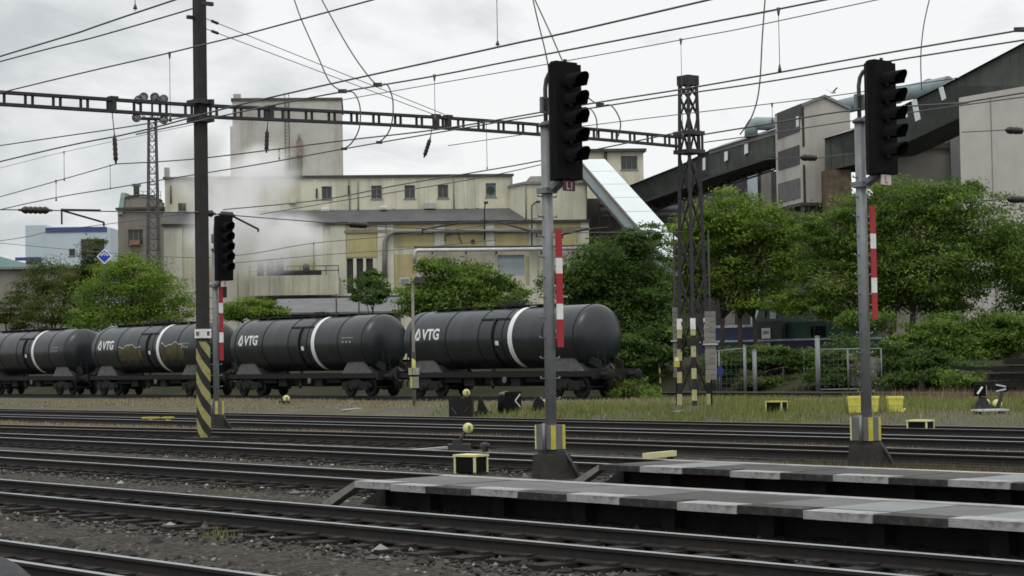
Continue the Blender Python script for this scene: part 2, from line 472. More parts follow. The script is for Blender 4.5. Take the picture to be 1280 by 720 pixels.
STONE = tint_mat('crushed stone', [(0, (.020, .018, .016)), (.55, (.048, .044, .039)), (.85, (.095, .086, .076)), (.95, (.15, .14, .13)), (1, (.33, .32, .31))])
stones('ballast_stones', 'grey crushed stone scattered between the near tracks', 44000, (6.6, 23.5), (8, 38), (.022, .055), STONE, 3)

# hills at the far left
hl = MB(); pts = []
for i in range(25):
    px = -420 + i * 40
    h = 334 + 2 * math.sin(i * .9) + .10 * max(0, px) - 28 * math.exp(-((px + 70) / 85) ** 2)
    pts.append(P(px, h, 1500))
vs = []
for q in pts: vs += [q, (q[0] - 20, q[1] - 250, 2.0), (q[0] + 10, q[1] + 500, 2.0)]
fs = []
for i in range(24): fs += [(i * 3, i * 3 + 3, i * 3 + 4, i * 3 + 1), (i * 3 + 2, i * 3 + 5, i * 3 + 3, i * 3)]
hl.add(vs, fs, smooth=True)
tag(hl.build('hills', mat('distant wooded hill', (.10, .17, .16), 1, .2, .02)), kind='structure')

# ------------------------------------------------------------------ railway tracks
def make_track(label, D, t0, t1, sl=None, head=POLISH, extra=None, loc_t=15.0, zoff=0.0, bend=None):
    """origin on the track axis; local x towards the right of the photo (-t), local y away"""
    o = thing('railway_track', label, 'railway track', W(loc_t, D + .75, zoff), TRK_ROT)
    prof = [(-.065, .04), (.065, .04), (.065, .055), (.012, .075), (.012, .155), (.036, .165), (.036, .195), (.028, .2), (-.028, .2), (-.036, .195), (-.036, .165), (-.012, .155), (-.012, .075), (-.065, .055)]
    tt = [t0 + (t1 - t0) * i / 24 for i in range(25)]
    for y in [-.75, .75] + (extra or []):
        mb = MB(); k = len(prof); vs = []; fs = []
        for t in tt:
            sh = bend(t) if bend else 0
            vs += [(loc_t - t, y + sh + a, b) for a, b in prof]
        for i in range(24):
            for j in range(k):
                mi = 1 if j in (6, 7, 8) else 0
                mb_f = (i * k + j, i * k + (j + 1) % k, (i + 1) * k + (j + 1) % k, (i + 1) * k + j)
                fs.append((mb_f, mi))
        mb.add(vs, [])
        for f, mi in fs: mb.f.append(list(f)); mb.mi.append(mi); mb.sm.append(False)
        mb.build('rail', [RUSTY, head], o)
    if sl:
        a, b, sp = sl
        t = a
        while t < b:
            sh = bend(t) if bend else 0
            c = MB().box((0, 0, 0), (.25 + rng.uniform(-.02, .02), 2.5, .14))
            s = c.build('sleeper', SLEEP, o, (loc_t - t, sh + rng.uniform(-.05, .05), -.03 + rng.uniform(-.008, .008)), rng.uniform(-.02, .02))
            for y in (-.75, .75):
                MB().box((0, 0, 0), (.16, .36, .035)).build('rail_fastening', RUSTY, s, (0, y, .085))
            t += sp
    return o
make_track('nearest railway track with bright polished rails at the bottom left corner', 7.62, 2, 40, (10.5, 21, .62), extra=[-.13])
make_track('railway track running just below the front platform edge', 12.62, 0, 120, (7, 40, .62))
make_track('railway track between the two low platforms', 17.62, 0, 140, (22, 50, .62))
make_track('railway track behind the second low platform', 22.72, 0, 160, (26, 56, .62))
make_track('rusty topped railway track behind the grey and yellow signal cabinets', 27.97, 5, 170, (34, 64, .64), head=DULL_HEAD, bend=lambda t: -1.6 * sstep(38, 62, t))
make_track('railway track crossing in front of the round yellow switch weights', 32.75, 5, 180, None, head=POLISH)
make_track('railway track along the near edge of the grass strip', 37.45, 5, 190, None, head=DULL_HEAD)
make_track('siding track carrying the black tank wagons', 60.65, -10, 220, None, head=DULL_HEAD)
make_track('rusty siding track at the foot of the bank beyond the tank wagons', 66.0, -10, 66, None, head=DULL_HEAD, zoff=.12)

# ------------------------------------------------------------------ low platforms
PLAT_EDGE_W = mat('worn white edge paint', (.30, .30, .295), .8, .25, 6, stain=(.06, .057, .053), stain_amt=.9, stain_scale=(4, 4, 7))
PLAT_EDGE_B = mat('worn black edge paint', (.020, .019, .018), .8, .3, 6, stain=(.12, .115, .11), stain_amt=.45, stain_scale=(6, 6, 6))
PLAT_TOP = mat('platform slab concrete', (.12, .122, .12), .85, .22, .9, stain=(.095, .092, .085), stain_amt=.8, stain_scale=(.35, 1.1, 1), bump=.25, bscale=40)
PLAT_TOPD = mat('dark damp platform asphalt', (.056, .053, .048), .85, .3, 1.2, bump=.3, bscale=40)
PLAT_TOPL = mat('pale bluish platform slab', (.19, .205, .208), .8, .12, 1.5, stain=(.2, .2, .2), stain_amt=.4, stain_scale=(1, 2, 1))
WALL_DK = mat('shade black platform underside', (.018, .017, .016), .95, .4, 3)  # near black: the shade below the deck is put into the colour
def platform(label, D0, D1, tend, tback, z, slabs, ramp_dt, pat, rz=.08):
    o = thing('low_platform', label, 'platform', W(tend, D0, 0), TRK_ROT)
    wd = D1 - D0; th = .088; L = sum(q[0] for q in slabs)
    # edge slabs along the front, alternately white and black
    x = 0.0; k = 0
    for ln, colr in pat:
        MB().box((0, 0, 0), (ln - .012, .34, th)).build('edge_slab', PLAT_EDGE_W if colr == 'w' else PLAT_EDGE_B, o, (x + ln / 2, .17 + rng.uniform(-.014, .014), z - th / 2 + rng.uniform(-.010, .010)), rng.uniform(-.008, .008))
        x += ln
    # deck slabs
    x = 0.0
    for i, (ln, colr) in enumerate(slabs):
        M = {'g': PLAT_TOP, 'd': PLAT_TOPD, 'l': PLAT_TOPL}[colr]
        sk = .0 if i else .25
        mb = MB(); y0, y1 = .345, wd - .2
        mb.prism([(x + (sk if i == 0 else 0) * 0, y0, z - th), (x + ln - .008, y0, z - th), (x + ln - .008, y1, z - th), (x, y1, z - th)], (0, 0, th - .006 + rng.uniform(-.004, .004)))
        mb.build('deck_slab', M, o)
        x += ln
    MB().b2((0, wd - .195, z - th), (L, wd, z + .004)).build('back_kerb', mat('pale back kerb', (.30, .30, .29), .85, .3, 3, stain=(.1, .1, .09), stain_amt=.7, stain_scale=(1, 4, 4)), o)
    # recessed wall and piers that carry the slabs
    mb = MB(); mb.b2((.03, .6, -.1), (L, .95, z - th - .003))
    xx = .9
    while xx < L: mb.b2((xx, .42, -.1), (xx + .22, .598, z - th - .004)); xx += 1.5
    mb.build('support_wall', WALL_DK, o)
    # sloping end kerb that drops to the ballast
    for y_ in (.0, wd - .16):
        MB().prism([(-.002, y_, z - th), (-.002, y_, z), (-ramp_dt, y_, rz), (-ramp_dt, y_, rz - .13)], (0, .16, 0)).build('end_kerb', CONC, o)
    MB().prism([(-.02, .5, -.1), (.028, .5, -.1), (.028, .5, z - th - .004), (-.02, .5, z - th - .01), (-ramp_dt * .9, .5, rz - .12), (-ramp_dt * .9, .5, -.1)], (0, .25, 0)).build('end_void_shade', WALL_DK, o)  # no real wall: dark wedge painted for the shaded hollow under the ramp
    return o
pat1 = [(.78, 'w'), (.78, 'w'), (.91, 'b'), (.89, 'w'), (.88, 'b')] + [(.91, 'w'), (.92, 'b')] * 9
slab1 = [(1.56, 'g'), (.91, 'g'), (.89, 'g'), (.88, 'g'), (.91, 'g'), (.91, 'd'), (.92, 'd'), (.92, 'g'), (.92, 'l'), (.92, 'g'), (.92, 'l'), (.92, 'l'), (.92, 'g')] + [(.92, 'g'), (.92, 'l')] * 4
platform('front low platform with black and white front edge crossing the bottom right', 15.3, 16.95, 21.12, 21.6, .40, slab1, .76, pat1, .09)
pat2 = [(.9, 'b'), (.88, 'w')] + [(.94, 'b'), (.94, 'w')] * 9
slab2 = [(.9, 'd'), (.88, 'l'), (.94, 'd'), (.94, 'd'), (.94, 'd'), (.94, 'd'), (.94, 'd'), (.94, 'l'), (.94, 'd'), (.94, 'd'), (.94, 'g')] + [(.94, 'd'), (.94, 'g')] * 4
platform('rear low platform with dark deck and pale cross bands at the right', 20.15, 21.75, 21.47, 22.0, .38, slab2, .55, pat2, .13)

# ------------------------------------------------------------------ tank wagons
TANK = mat('black tank paint', (.012, .0165, .019), .32, .25, 1.2, stain=(.042, .040, .037), stain_amt=.6, stain_scale=(2.6, .35, .35), spec=.5)
SEAM = mat('black seam', (.006, .006, .007), .6, .2, 5)
FRAME_BK = mat('grimy black underframe', (.007, .0068, .0065), .85, .4, 5, stain=(.02, .018, .015), stain_amt=.4, stain_scale=(3, 3, 3))
WHEEL = mat('grimy wheel steel', (.008, .0075, .007), .75, .3, 6)
GREY_SH = mat('dusty grey sheet', (.10, .10, .098), .8, .3, 4)
LET_W = mat('white lettering', (.62, .63, .62), .7, .1, 6)
BAND_W = mat('white tank band', (.70, .72, .70), .6, .1, 3, stain=(.3, .3, .28), stain_amt=.4, stain_scale=(3, 3, 3))
RT, ZT = 1.49, 2.86     # tank radius and axle height of the tank
def on_tank(mb, x0, zc, dr=.012, strips=8):
    """wrap a flat (x, z) sheet round the near side of the tank"""
    bm = bmesh.new()
    vv = [bm.verts.new(v) for v in mb.v]
    for f in mb.f:
        try: bm.faces.new([vv[i] for i in f])
        except ValueError: pass
    zs = [v[2] for v in mb.v]; z0, z1 = min(zs), max(zs)
    for i in range(1, strips):
        z = z0 + (z1 - z0) * i / strips
        bmesh.ops.bisect_plane(bm, geom=bm.verts[:] + bm.edges[:] + bm.faces[:], plane_co=(0, 0, z), plane_no=(0, 0, 1))
    bm.verts.index_update()
    r = MB()
    vs = []
    for v in bm.verts:
        a = (v.co.z + zc - ZT) / RT
        vs.append((v.co.x + x0, -(RT + dr) * math.cos(a), ZT + (RT + dr) * math.sin(a)))
    fs = [[v.index for v in f.verts] for f in bm.faces]
    r.add(vs, fs); bm.free()
    return r
def ring(mb, x, w, dr, a0=-70, a1=250, seg=48, mi=0):
    vs, fs = [], []
    for k in range(seg + 1):
        a = rad(a0 + (a1 - a0) * k / seg)
        for xx, rr in ((x - w / 2, RT - .01), (x - w / 2, RT + dr), (x + w / 2, RT + dr), (x + w / 2, RT - .01)):
            vs.append((xx, rr * math.cos(a), ZT + rr * math.sin(a)))
    for k in range(seg):
        for j in range(3):
            fs.append((k * 4 + j, k * 4 + j + 1, k * 4 + j + 5, k * 4 + j + 4))
    return mb.add(vs, fs, mi, False)
def make_wagon(label, loc):
    o = thing('tank_wagon', label, 'tank wagon', loc, TRK_ROT, 'black tank wagons coupled in a line')
    # tank barrel with dished ends
    prof = []
    xe = 6.35
    for k in range(9):
        a = math.pi / 2 * k / 8
        prof.append((-xe - .62 * math.cos(a), max(.001, RT * math.sin(a) ** .75)))
    prof += [(x, RT) for x in (-5, -3, -1, 1, 3, 5)]
    for k in range(9):
        a = math.pi / 2 * (8 - k) / 8
        prof.append((xe + .62 * math.cos(a), max(.001, RT * math.sin(a) ** .75)))
    tank = MB().lathe(prof, 'x', (0, 0, ZT), 56).build('tank', TANK, o)
    for x in (-5.95, -3.1, -.55, 1.25, 4.15, 6.33):
        ring(MB(), x, .06, .018).build('hoop', SEAM, tank)
    ring(MB(), 1.85, .31, .014).build('white_band', BAND_W, o)
    # horizontal rail with the upright pipe below it (a T against the tank side)
    mb = MB()
    rail_a = rad(38)
    ry, rz = -(RT + .05) * math.cos(rail_a), ZT + (RT + .05) * math.sin(rail_a)
    mb.bar((-.55, ry, rz), (1.6, ry, rz), .05, .06)
    pts = [(.55, -(RT + .05) * math.cos(rad(a)), ZT + (RT + .05) * math.sin(rad(a))) for a in range(38, -61, -7)]
    mb.tube(pts, .055, 6)
    mb.build('side_pipe', SEAM, o)
    # walkway and dome on top
    mb = MB(); mb.box((-.8, 0, ZT + RT + .09), (9.4, .62, .05))
    for x in np.arange(-5.2, 4, 1.1): mb.box((x, 0, ZT + RT + .03), (.06, .5, .1))
    mb.build('walkway', SEAM, o)
    mb = MB(); mb.lathe([(0, .36), (.26, .36), (.30, .30), (.30, .05)], 'z', (.45, 0, ZT + RT - .06), 18)
    mb.box((.45, 0, ZT + RT + .27), (.9, .1, .06))
    mb.lathe([(0, .09), (.3, .09), (.32, .03)], 'z', (1.0, .15, ZT + RT - .05), 10)
    mb.build('manhole_dome', FRAME_BK, o)
    mb = MB()
    for y in (-.55, .55):
        mb.tube([(-.6, y, ZT + RT - .1), (-.6, y, ZT + RT + .22), (1.5, y, ZT + RT + .22), (1.5, y, ZT + RT - .1)], .022, 6)
    mb.build('handrail', SEAM, o)
    # lettering
    em = MB()   # emblem: a split triangle
    def strip(pts): em.add([(a, 0, b) for a, b in pts], [tuple(range(len(pts)))])
    strip([(0, .12), (.22, .62), (.33, .62), (.33, .50), (.15, .06)])
    strip([(.35, .62), (.46, .40), (.55, .14), (.44, .14), (.37, .34), (.35, .40)])
    strip([(.12, 0), (.42, 0), (.46, .09), (.34, .20), (.20, .12)])
    on_tank(em, -5.62, 2.86).build('emblem', LET_W, o)
    tm, tw = text_mb("VTG", .58, bold=.035)
    k = 1.42 / tw
    tm.v = [(a * k, b, c) for a, b, c in tm.v]
    on_tank(tm, -5.02, 2.87).build('lettering', LET_W, o)
    # small data panels
    mb = MB(); mb.add([(0, 0, 0), (.26, 0, 0), (.26, 0, .22), (0, 0, .22)], [(0, 1, 2, 3)])
    on_tank(mb, .75, 2.52, .016, 2).build('data_panel', LET_W, o)
    mb = MB()
    for q in range(3): mb.add([(q * .32, 0, 0), (q * .32 + .14, 0, 0), (q * .32 + .14, 0, .1), (q * .32, 0, .1)], [(0, 1, 2, 3)])
    mb.add([(-.1, 0, .26), (1.0, 0, .26), (1.0, 0, .29), (-.1, 0, .29)], [(0, 1, 2, 3)])
    on_tank(mb, 4.6, 2.86, .013, 2).build('data_panel', mat('dim lettering', (.3, .3, .3), .7, .1), o)
    # underframe, headstocks, saddles
    mb = MB()
    for y in (-1.05, 1.05): mb.b2((-7.4, y - .09, .98), (7.4, y + .09, 1.24))
    for x in (-7.45, 7.45): mb.b2((x - .09, -1.3, .88), (x + .09, 1.3, 1.32))
    for x in (-7.0, -4.4, 0, 4.4, 7.0): mb.b2((x - .1, -1.0, 1.0), (x + .1, 1.0, 1.2))
    mb.b2((-4.4, -.22, .96), (4.4, .22, 1.18))
    mb.build('underframe', FRAME_BK, o)
    for x in (-5.25, 5.25):
        mb = MB()
        for y in (-1.02, 1.02):
            mb.prism([(x - 1.25, y - .06, 1.24), (x + 1.25, y - .06, 1.24), (x + .7, y - .06, 1.85), (x - .7, y - .06, 1.85)], (0, .12, 0))
        mb.b2((x - 1.0, -1.0, 1.235), (x + 1.0, 1.0, 1.6))
        mb.build('saddle', GREY_SH, o)
    for y in (-.7, .7):
        for sx in (-1, 1):
            mb = MB(); mb.prism([(sx * 7.36, y - .05, 1.32), (sx * 7.36, y + .05, 1.32), (sx * 6.3, y + .05, 1.7), (sx * 6.3, y - .05, 1.7)], (0, 0, .35))
            mb.build('end_strut', FRAME_BK, o)
    # ladders at the two ends
    for sx in (-1, 1):
        mb = MB(); x = sx * 7.28
        for y in (-.72, -.32): mb.bar((x, y, 1.3), (x - sx * .12, y, 2.3), .035, .035)
        for z in np.arange(1.5, 2.3, .28): mb.bar((x, -.72, z), (x, -.32, z), .025, .025)
        mb.build('end_ladder', FRAME_BK, o)
    # central equipment below the frame
    mb = MB()
    mb.tube([(-.9, -.55, .78), (.9, -.55, .78)], .26, 12); mb.tube([(-3.3, .5, .75), (3.3, .5, .75)], .24, 12); mb.b2((-3.9, -.9, .72), (-2.6, .9, .97)); mb.b2((2.3, -.9, .74), (3.6, .9, .97)); mb.b2((1.3, -1.0, .52), (2.0, -.5, .95)); mb.b2((-2.3, -.95, .55), (-1.5, -.45, .98))
    mb.tube([(-.1, -.9, 1.4), (-.1, -.95, .62), (.15, -1.15, .5)], .09, 8)
    mb.build('outlet_gear', FRAME_BK, o)
    MB().lathe([(-.02, .16), (.02, .16)], 'y', (1.05, -1.18, .85), 14).build('hand_wheel', GREY_SH, o)
    # buffers
    for sx in (-1, 1):
        for y in (-.875, .875):
            mb = MB()
            mb.lathe([(7.5, .13), (7.78, .13), (7.79, .09), (8.12, .09), (8.13, .24), (8.2, .25), (8.24, .2), (8.25, .01)], 'x', (0, y, 1.06), 16)
            if sx < 0: mb.v = [(-a, b, c) for a, b, c in mb.v]
            mb.build('buffer', FRAME_BK, o)
        mb = MB(); mb.tube([(sx * 7.5, 0, 1.0), (sx * 7.85, 0, .95), (sx * 7.95, 0, .72)], .05, 6)
        mb.tube([(sx * 7.5, -.35, .9), (sx * 7.75, -.35, .72), (sx * 7.72, -.32, .5)], .03, 6)
        mb.build('coupling', FRAME_BK, o)
    # bogies
    for bx in (-5.25, 5.25):
        b = MB()
        for y in (-1.02, 1.02):
            b.prism([(bx - 1.35, y - .07, .50), (bx - 1.2, y - .07, .78), (bx - .5, y - .07, .80), (bx - .35, y - .07, .9), (bx + .35, y - .07, .9), (bx + .5, y - .07, .80), (bx + 1.2, y - .07, .78), (bx + 1.35, y - .07, .50), (bx + .6, y - .07, .44), (bx + .35, y - .07, .32), (bx - .35, y - .07, .32), (bx - .6, y - .07, .44)], (0, .14, 0))
            for wx in (bx - .9, bx + .9): b.b2((wx - .2, y - .13, .36), (wx + .2, y + .13, .72))
            for sx2 in (-.16, 0, .16): b.lathe([(.34, .075), (.72, .075)], 'z', (bx + sx2, y + (-.1 if y < 0 else .1), 0), 8)
        b.b2((bx - .25, -1.0, .6), (bx + .25, 1.0, .98))
        bo = b.build('bogie', FRAME_BK, o)
        for wx in (bx - .9, bx + .9):
            w = MB()
            for y in (-.76, .76):
                s2 = 1 if y > 0 else -1
                w.lathe([(y - .065 * s2, .12), (y - .06 * s2, .49), (y - .03 * s2, .465), (y + .065 * s2, .455), (y + .07 * s2, .38), (y + .03 * s2, .34), (y + .03 * s2, .16), (y + .12 * s2, .12), (y + .12 * s2, .01)], 'y', (wx, 0, .46), 24)
            w.lathe([(-.72, .08), (.72, .08)], 'y', (wx, 0, .46), 10)
            w.build('wheelset', WHEEL, bo)
    return o
t_end, DW = tD((4.95, 88.0))
DW = 61.4
def wagon_loc(i):
    return W(t_end + 8.25 + 16.5 * i, DW, .20 - .0)
wg = make_wagon('rightmost black tank wagon, its free buffers pointing at the lattice mast', wagon_loc(0))
wl_ = ['second black tank wagon from the right, ending behind the thin striped lamp post',
       'black tank wagon with yellow graffiti, partly behind the dark mast',
       'black tank wagon at the left edge of the photo, cut off by the frame']
wagons = [wg]
for i, lb in enumerate(wl_): wagons.append(dup(wg, wagon_loc(i + 1), TRK_ROT, lb))
# graffiti on the third wagon
GRAF = mat('olive yellow graffiti', (.066, .058, .018), .75, .5, 1.6, stain=(.02, .02, .02), stain_amt=.9, stain_scale=(1.2, 1.2, 1.0))
GRAF_L = mat('silver graffiti outline', (.34, .36, .33), .6, .2, 5)
for xa, xb, dz in ((-2.95, -.15, 0), (2.25, 4.9, .05)):
    mb = MB(); top = []; N = 14
    for k in range(N + 1):
        q = k / N; top.append((xa + (xb - xa) * q, 3.05 + dz + .10 * math.sin(q * 9 + xa) + .05 * math.sin(q * 23)))
    for k in range(N):
        (x0, z0), (x1, z1) = top[k], top[k + 1]
        b0, b1 = 1.98 + .22 * abs(math.sin(k * .6)), 1.98 + .22 * abs(math.sin((k + 1) * .6))
        mb.add([(x0, 0, b0 - 2.5), (x1, 0, b1 - 2.5), (x1, 0, z1 - 2.5), (x0, 0, z0 - 2.5)], [(0, 1, 2, 3)])
    g_ = on_tank(mb, 0, 2.5, .010, 10).build('graffiti', GRAF, wagons[2])
    mb = MB()
    for k in range(N):
        (x0, z0), (x1, z1) = top[k], top[k + 1]
        mb.add([(x0, 0, z0 - 2.52), (x1, 0, z1 - 2.52), (x1, 0, z1 - 2.46), (x0, 0, z0 - 2.46)], [(0, 1, 2, 3)])
    on_tank(mb, 0, 2.5, .013, 3).build('graffiti_outline', GRAF_L, g_)

# ------------------------------------------------------------------ gantry: dark mast, beam, lattice mast
mx_, my_ = atX(254, 27.0)
MAST = np.array([mx_, my_, gz(*tD((mx_, my_)))])
LX = P(868, 500, 62.0)
LAT = np.array([LX[0], LX[1], .30])
EB = np.array([LAT[0] - MAST[0], LAT[1] - MAST[1]]); SPAN = np.linalg.norm(EB); EB = EB / SPAN
BROT = math.atan2(EB[1], EB[0])
zb = zat(MAST[0], MAST[1], 139.0)
zb2 = zat(LAT[0], LAT[1], 178.5)
o = thing('gantry_mast', 'tall dark square mast with a striped foot carrying the left end of the gantry beam', 'mast', MAST, TRK_ROT)
wm = .265; zst = zat(MAST[0], MAST[1], 427) - MAST[2]; zpl = zat(MAST[0], MAST[1], 417) - MAST[2]
MB().box((0, 0, (zst + 15) / 2), (wm, wm, 15 - zst)).build('upper_shaft', MAST_BR, o)
MB().box((0, 0, zst / 2), (wm + .005, wm + .005, zst)).build('striped_foot', HAZ, o)
MB().box((0, 0, .02), (.75, .75, .16)).build('foundation', CONC_DK, o)
mb = MB(); mb.box((wm / 2 + .015, 0, zpl), (.02, wm + .06, .24)); mb.box((0, -wm / 2 - .015, zpl), (wm + .06, .02, .24))
pl = mb.build('number_plate', WHITE, o)
mb = MB(); mb.box((wm / 2 + .03, .06, zpl), (.006, .05, .1)); mb.box((wm/2 + .03, .075, zpl + .04), (.007, .1, .02)); mb.box((wm/2 + .03, .075, zpl - .04), (.007, .1, .02)); mb.build('plate_mark', BLACK, pl)
MB().box((0, -wm / 2 - .03, zpl), (.15, .006, .11)).build('plate_mark', mat('faded brown print', (.16, .13, .12), .8, .3), pl)
mb = MB()
zc = zat(MAST[0], MAST[1], 22) - MAST[2]
mb.bar((-.1, -.32, zc), (-.1, .1, zc), .09, .09); mb.bar((.1, -.05, zc + .38), (.1, .36, zc + .38), .09, .1)
mb.build('wire_bracket', STEEL_DK, o)
zz = zb - MAST[2]
for dz in (-.24, .24):
    mb = MB()
    for sg in (-1, 1):
        mb.box((0, sg * (wm / 2 + .06), zz + dz), (.62, .1, .12)); mb.box((sg * (wm / 2 + .06), 0, zz + dz), (.1, .4, .12))
    mb.build('beam_clamp', STEEL_DK, o)

# the beam: two chords joined by pairs of posts
bm_o = thing('gantry_beam', 'long thin dark gantry beam crossing the sky from the left edge to the lattice mast', 'gantry beam', (MAST[0], MAST[1], zb), BROT)
slope = (zb2 - zb) / SPAN
L0, L1 = -9.0, SPAN - .40
hb = .15
def bz(s): return s * slope + .12 * math.sin(math.pi * max(0, min(1, s / SPAN)))
for sg, nm in ((-1, 'lower'), (1, 'upper')):
    mb = MB(); N = 16
    for y in (-.07, .07):
        for k in range(N):
            a, b = L0 + (L1 - L0) * k / N, L0 + (L1 - L0) * (k + 1) / N
            mb.bar((a, y, bz(a) + sg * hb), (b + .004, y, bz(b) + sg * hb), .05, .075)
    mb.build('chord', LATT, bm_o)
s = L0 + .3; k = 0
while s < L1 and k < 98:
    mb = MB()
    mb.box((s, 0, bz(s)), (.06, .05, 2 * hb - .07))
    mb.box((s, 0, bz(s) - hb + .03), (.05, .10, .03)); mb.box((s, 0, bz(s) + hb - .03), (.05, .10, .03))
    mb.build('post', LATT, bm_o)
    s += .19 if k % 2 == 0 else .56; k += 1
def sbeam(px):
    lo, hi = -10, SPAN
    for _ in range(40):
        mid = (lo + hi) / 2; q = np.array([MAST[0] + EB[0] * mid, MAST[1] + EB[1] * mid, zb]); v = q - CAM
        if 640 + FPX * (v @ _R) / (v @ _F) < px: lo = mid
        else: hi = mid
    return lo
def BP(s, z): return np.array([MAST[0] + EB[0] * s, MAST[1] + EB[1] * s, z])
mb = MB()
for px in (141, 338, 545, 560):
    s = sbeam(px); mb.box((s, 0, bz(s) + hb + .05), (.22, .22, .07)); mb.box((s, 0, bz(s)), (.12, .2, 2 * hb + .06))
mb.build('hanger_clamp', STEEL_DK, bm_o)
# hanging insulators under the beam
def insulator_string(label, p0, p1, p2, grp):
    o = thing('hanging_insulator', label, 'insulator', p0, 0, grp)
    p0, p1, p2 = map(np.array, (p0, p1, p2))
    MB().tube([(0, 0, 0), p1 - p0], .014, 6).build('hanger_rod', WIRE, o)
    d = p2 - p1; L = np.linalg.norm(d)
    pts, rs = [], []
    for k in range(13):
        q = k / 12; pts.append(p1 - p0 + d * q); rs.append((.05 if k % 2 else .065) if 1 < k < 11 else .025)
    MB().tube(pts, rs, 10).build('glazed_body', INSUL, o)
    return o
GI = 'insulators hanging from the gantry beam'
for (pa, pb, pc, lb) in (((140, 146), (143, 168), (145, 205), 'dark insulator hanging from the beam on the left of the dark mast'),
                         ((335, 155), (334, 161), (333, 191), 'dark insulator hanging from the beam just right of the dark mast, over the grey tower'),
                         ((540, 168), (538, 172), (530, 197), 'slanting dark insulator hanging from the middle of the beam')):
    s = sbeam(pa[0]); X, Y = BP(s, 0)[:2]
    insulator_string(lb, (X, Y, zb + bz(s) - hb), P(pb[0], pb[1], Y), P(pc[0], pc[1], Y), GI)

# lattice mast
lat = thing('lattice_mast', 'tall dark lattice mast with striped legs at the right end of the gantry beam', 'mast', LAT, rad(40))
ztop = zat(LAT[0], LAT[1], 95) - LAT[2]; zcap = zat(LAT[0], LAT[1], 107) - LAT[2]; zb_ = zb2 - LAT[2]
w0, w1 = .345, .185
def lw(z): return w0 + (w1 - w0) * min(1, z / ztop)
zs_ = zat(LAT[0], LAT[1], 402) - LAT[2]
HAZL = stripes('black and yellow leg bands', (.42, .40, .19), (.012, .012, .0115), .72, 1.3, 1.3, .5)
LROT = rad(40)
for sx in (-1, 1):
    for sy in (-1, 1):
        mb = MB()
        a = (sx * lw(zs_), sy * lw(zs_), zs_); b = (sx * lw(ztop), sy * lw(ztop), ztop)
        mb.bar(a, b, .115, .115); mb.build('upper_leg', LATT, lat)
        mb = MB(); mb.bar((sx * w0, sy * w0, -.3), a, .16, .16); mb.build('striped_leg', HAZL, lat)
        mb = MB(); zq = zs_ - .25
        mb.bar((sx * lw(zq), sy * lw(zq), zq), (sx * lw(zs_ + .1), sy * lw(zs_ + .1), zs_ + .1), .17, .17); mb.build('white_leg_band', WHITE, lat)
z = .4; k = 0
mb = MB()
while z < zcap - .2:
    h = 1.3 if z < zb_ else .62
    z2 = min(z + h, zcap)
    for side in range(4):
        c = [(1, -1), (1, 1), (-1, 1), (-1, -1)]
        a, b = c[side], c[(side + 1) % 4]
        A = (a[0] * lw(z), a[1] * lw(z), z); B = (b[0] * lw(z2), b[1] * lw(z2), z2)
        A2 = (b[0] * lw(z), b[1] * lw(z), z + .01); B2 = (a[0] * lw(z2), a[1] * lw(z2), z2 + .01)
        mb.bar(A, B, .06, .035)
        mb.bar((a[0] * lw(z), a[1] * lw(z), z + .02) if False else (b[0] * lw(z), b[1] * lw(z), z + .02), (a[0] * lw(z2), a[1] * lw(z2), z2 + .02), .055, .03)
        mb.bar(A2, B2, .04, .035)
    z = z2; k += 1
mb.build('lattice_bracing', LATT, lat)
MB().box((0, 0, (ztop + zcap) / 2), (2 * w1 + .14, 2 * w1 + .14, ztop - zcap)).build('cap_plate', LATT, lat)
mb = MB()
for dz in (-.3, .3):
    for sg in (-1, 1):
        mb.box((0, sg * (lw(zb_) + .09), zb_ + dz), (.74, .11, .13)); mb.box((sg * (lw(zb_) + .09), 0, zb_ + dz), (.11, .5, .13))
for sx in (-1, 1):
    for sy in (-1, 1): mb.box((sx * .30, sy * .30, zb_), (.06, .06, .6))
mb.build('beam_collar', STEEL_DK, lat)
for sx in (-1, 1): 
    for sy in (-1, 1): MB().box((sx * w0, sy * w0, -.12), (.36, .36, .5)).build('foundation_block', CONC, lat)
zp = zat(LAT[0], LAT[1], 452) - LAT[2]
cdir = np.array([-LAT[0], -LAT[1]]) / np.hypot(LAT[0], LAT[1])
def plate_at(name, px, py0, py1, w, Y, M, parent=None, thick=.02):
    q0 = P(px, py0, Y); q1 = P(px, py1, Y)
    return MB().box((0, 0, 0), (w, thick, abs(q0[2] - q1[2]))), (q0 + q1) / 2
mb = MB().box((0, 0, 0), (.17, .02, .33))
npl = mb.build('number_plate', YEL, lat, (-w0 - .09, w0 - .02, zp), rad(-40)); 
MB().box((0, -.012, .08), (.1, .005, .1)).build('plate_mark', WHITE, npl)

# stacked concrete tension weights beside the lattice mast
def weights(label, px, y0, y1, w, Y):
    b = P(px, y1, Y); zt = zat(b[0], b[1], y0)
    gz_ = gz(*tD(b))
    o = thing('tension_weight', label, 'tension weight', (b[0], b[1], gz_), rad(-10), 'stacked concrete tension weights')
    H = zt - b[2]; n = int(H / .16)
    for k in range(n):
        MB().box((0, 0, 0), (w, w * .8, H / n - .012)).build('weight_block', CONC_L if k % 3 else CONC, o, (rng.uniform(-.01, .01), 0, b[2] - gz_ + (k + .5) * H / n))
    MB().tube([(0, 0, 0), (0, 0, zt - gz_ + 2.6)], .03, 6).build('guide_rod', STEEL_DK, o)
    mb = MB(); mb.box((0, -.02, H * .52 + b[2] - gz_), (w + .14, w * .8 + .06, .05)); mb.build('guide_strap', GALV_L, o)
    return o
CONC_L = mat('grey cast weights', (.21, .205, .185), .9, .22, 5, stain=(.07, .065, .055), stain_amt=.5, stain_scale=(4, 4, 4))
weights('grey stack of concrete weights hanging right of the lattice mast', 889, 389, 475, .33, 61.3)
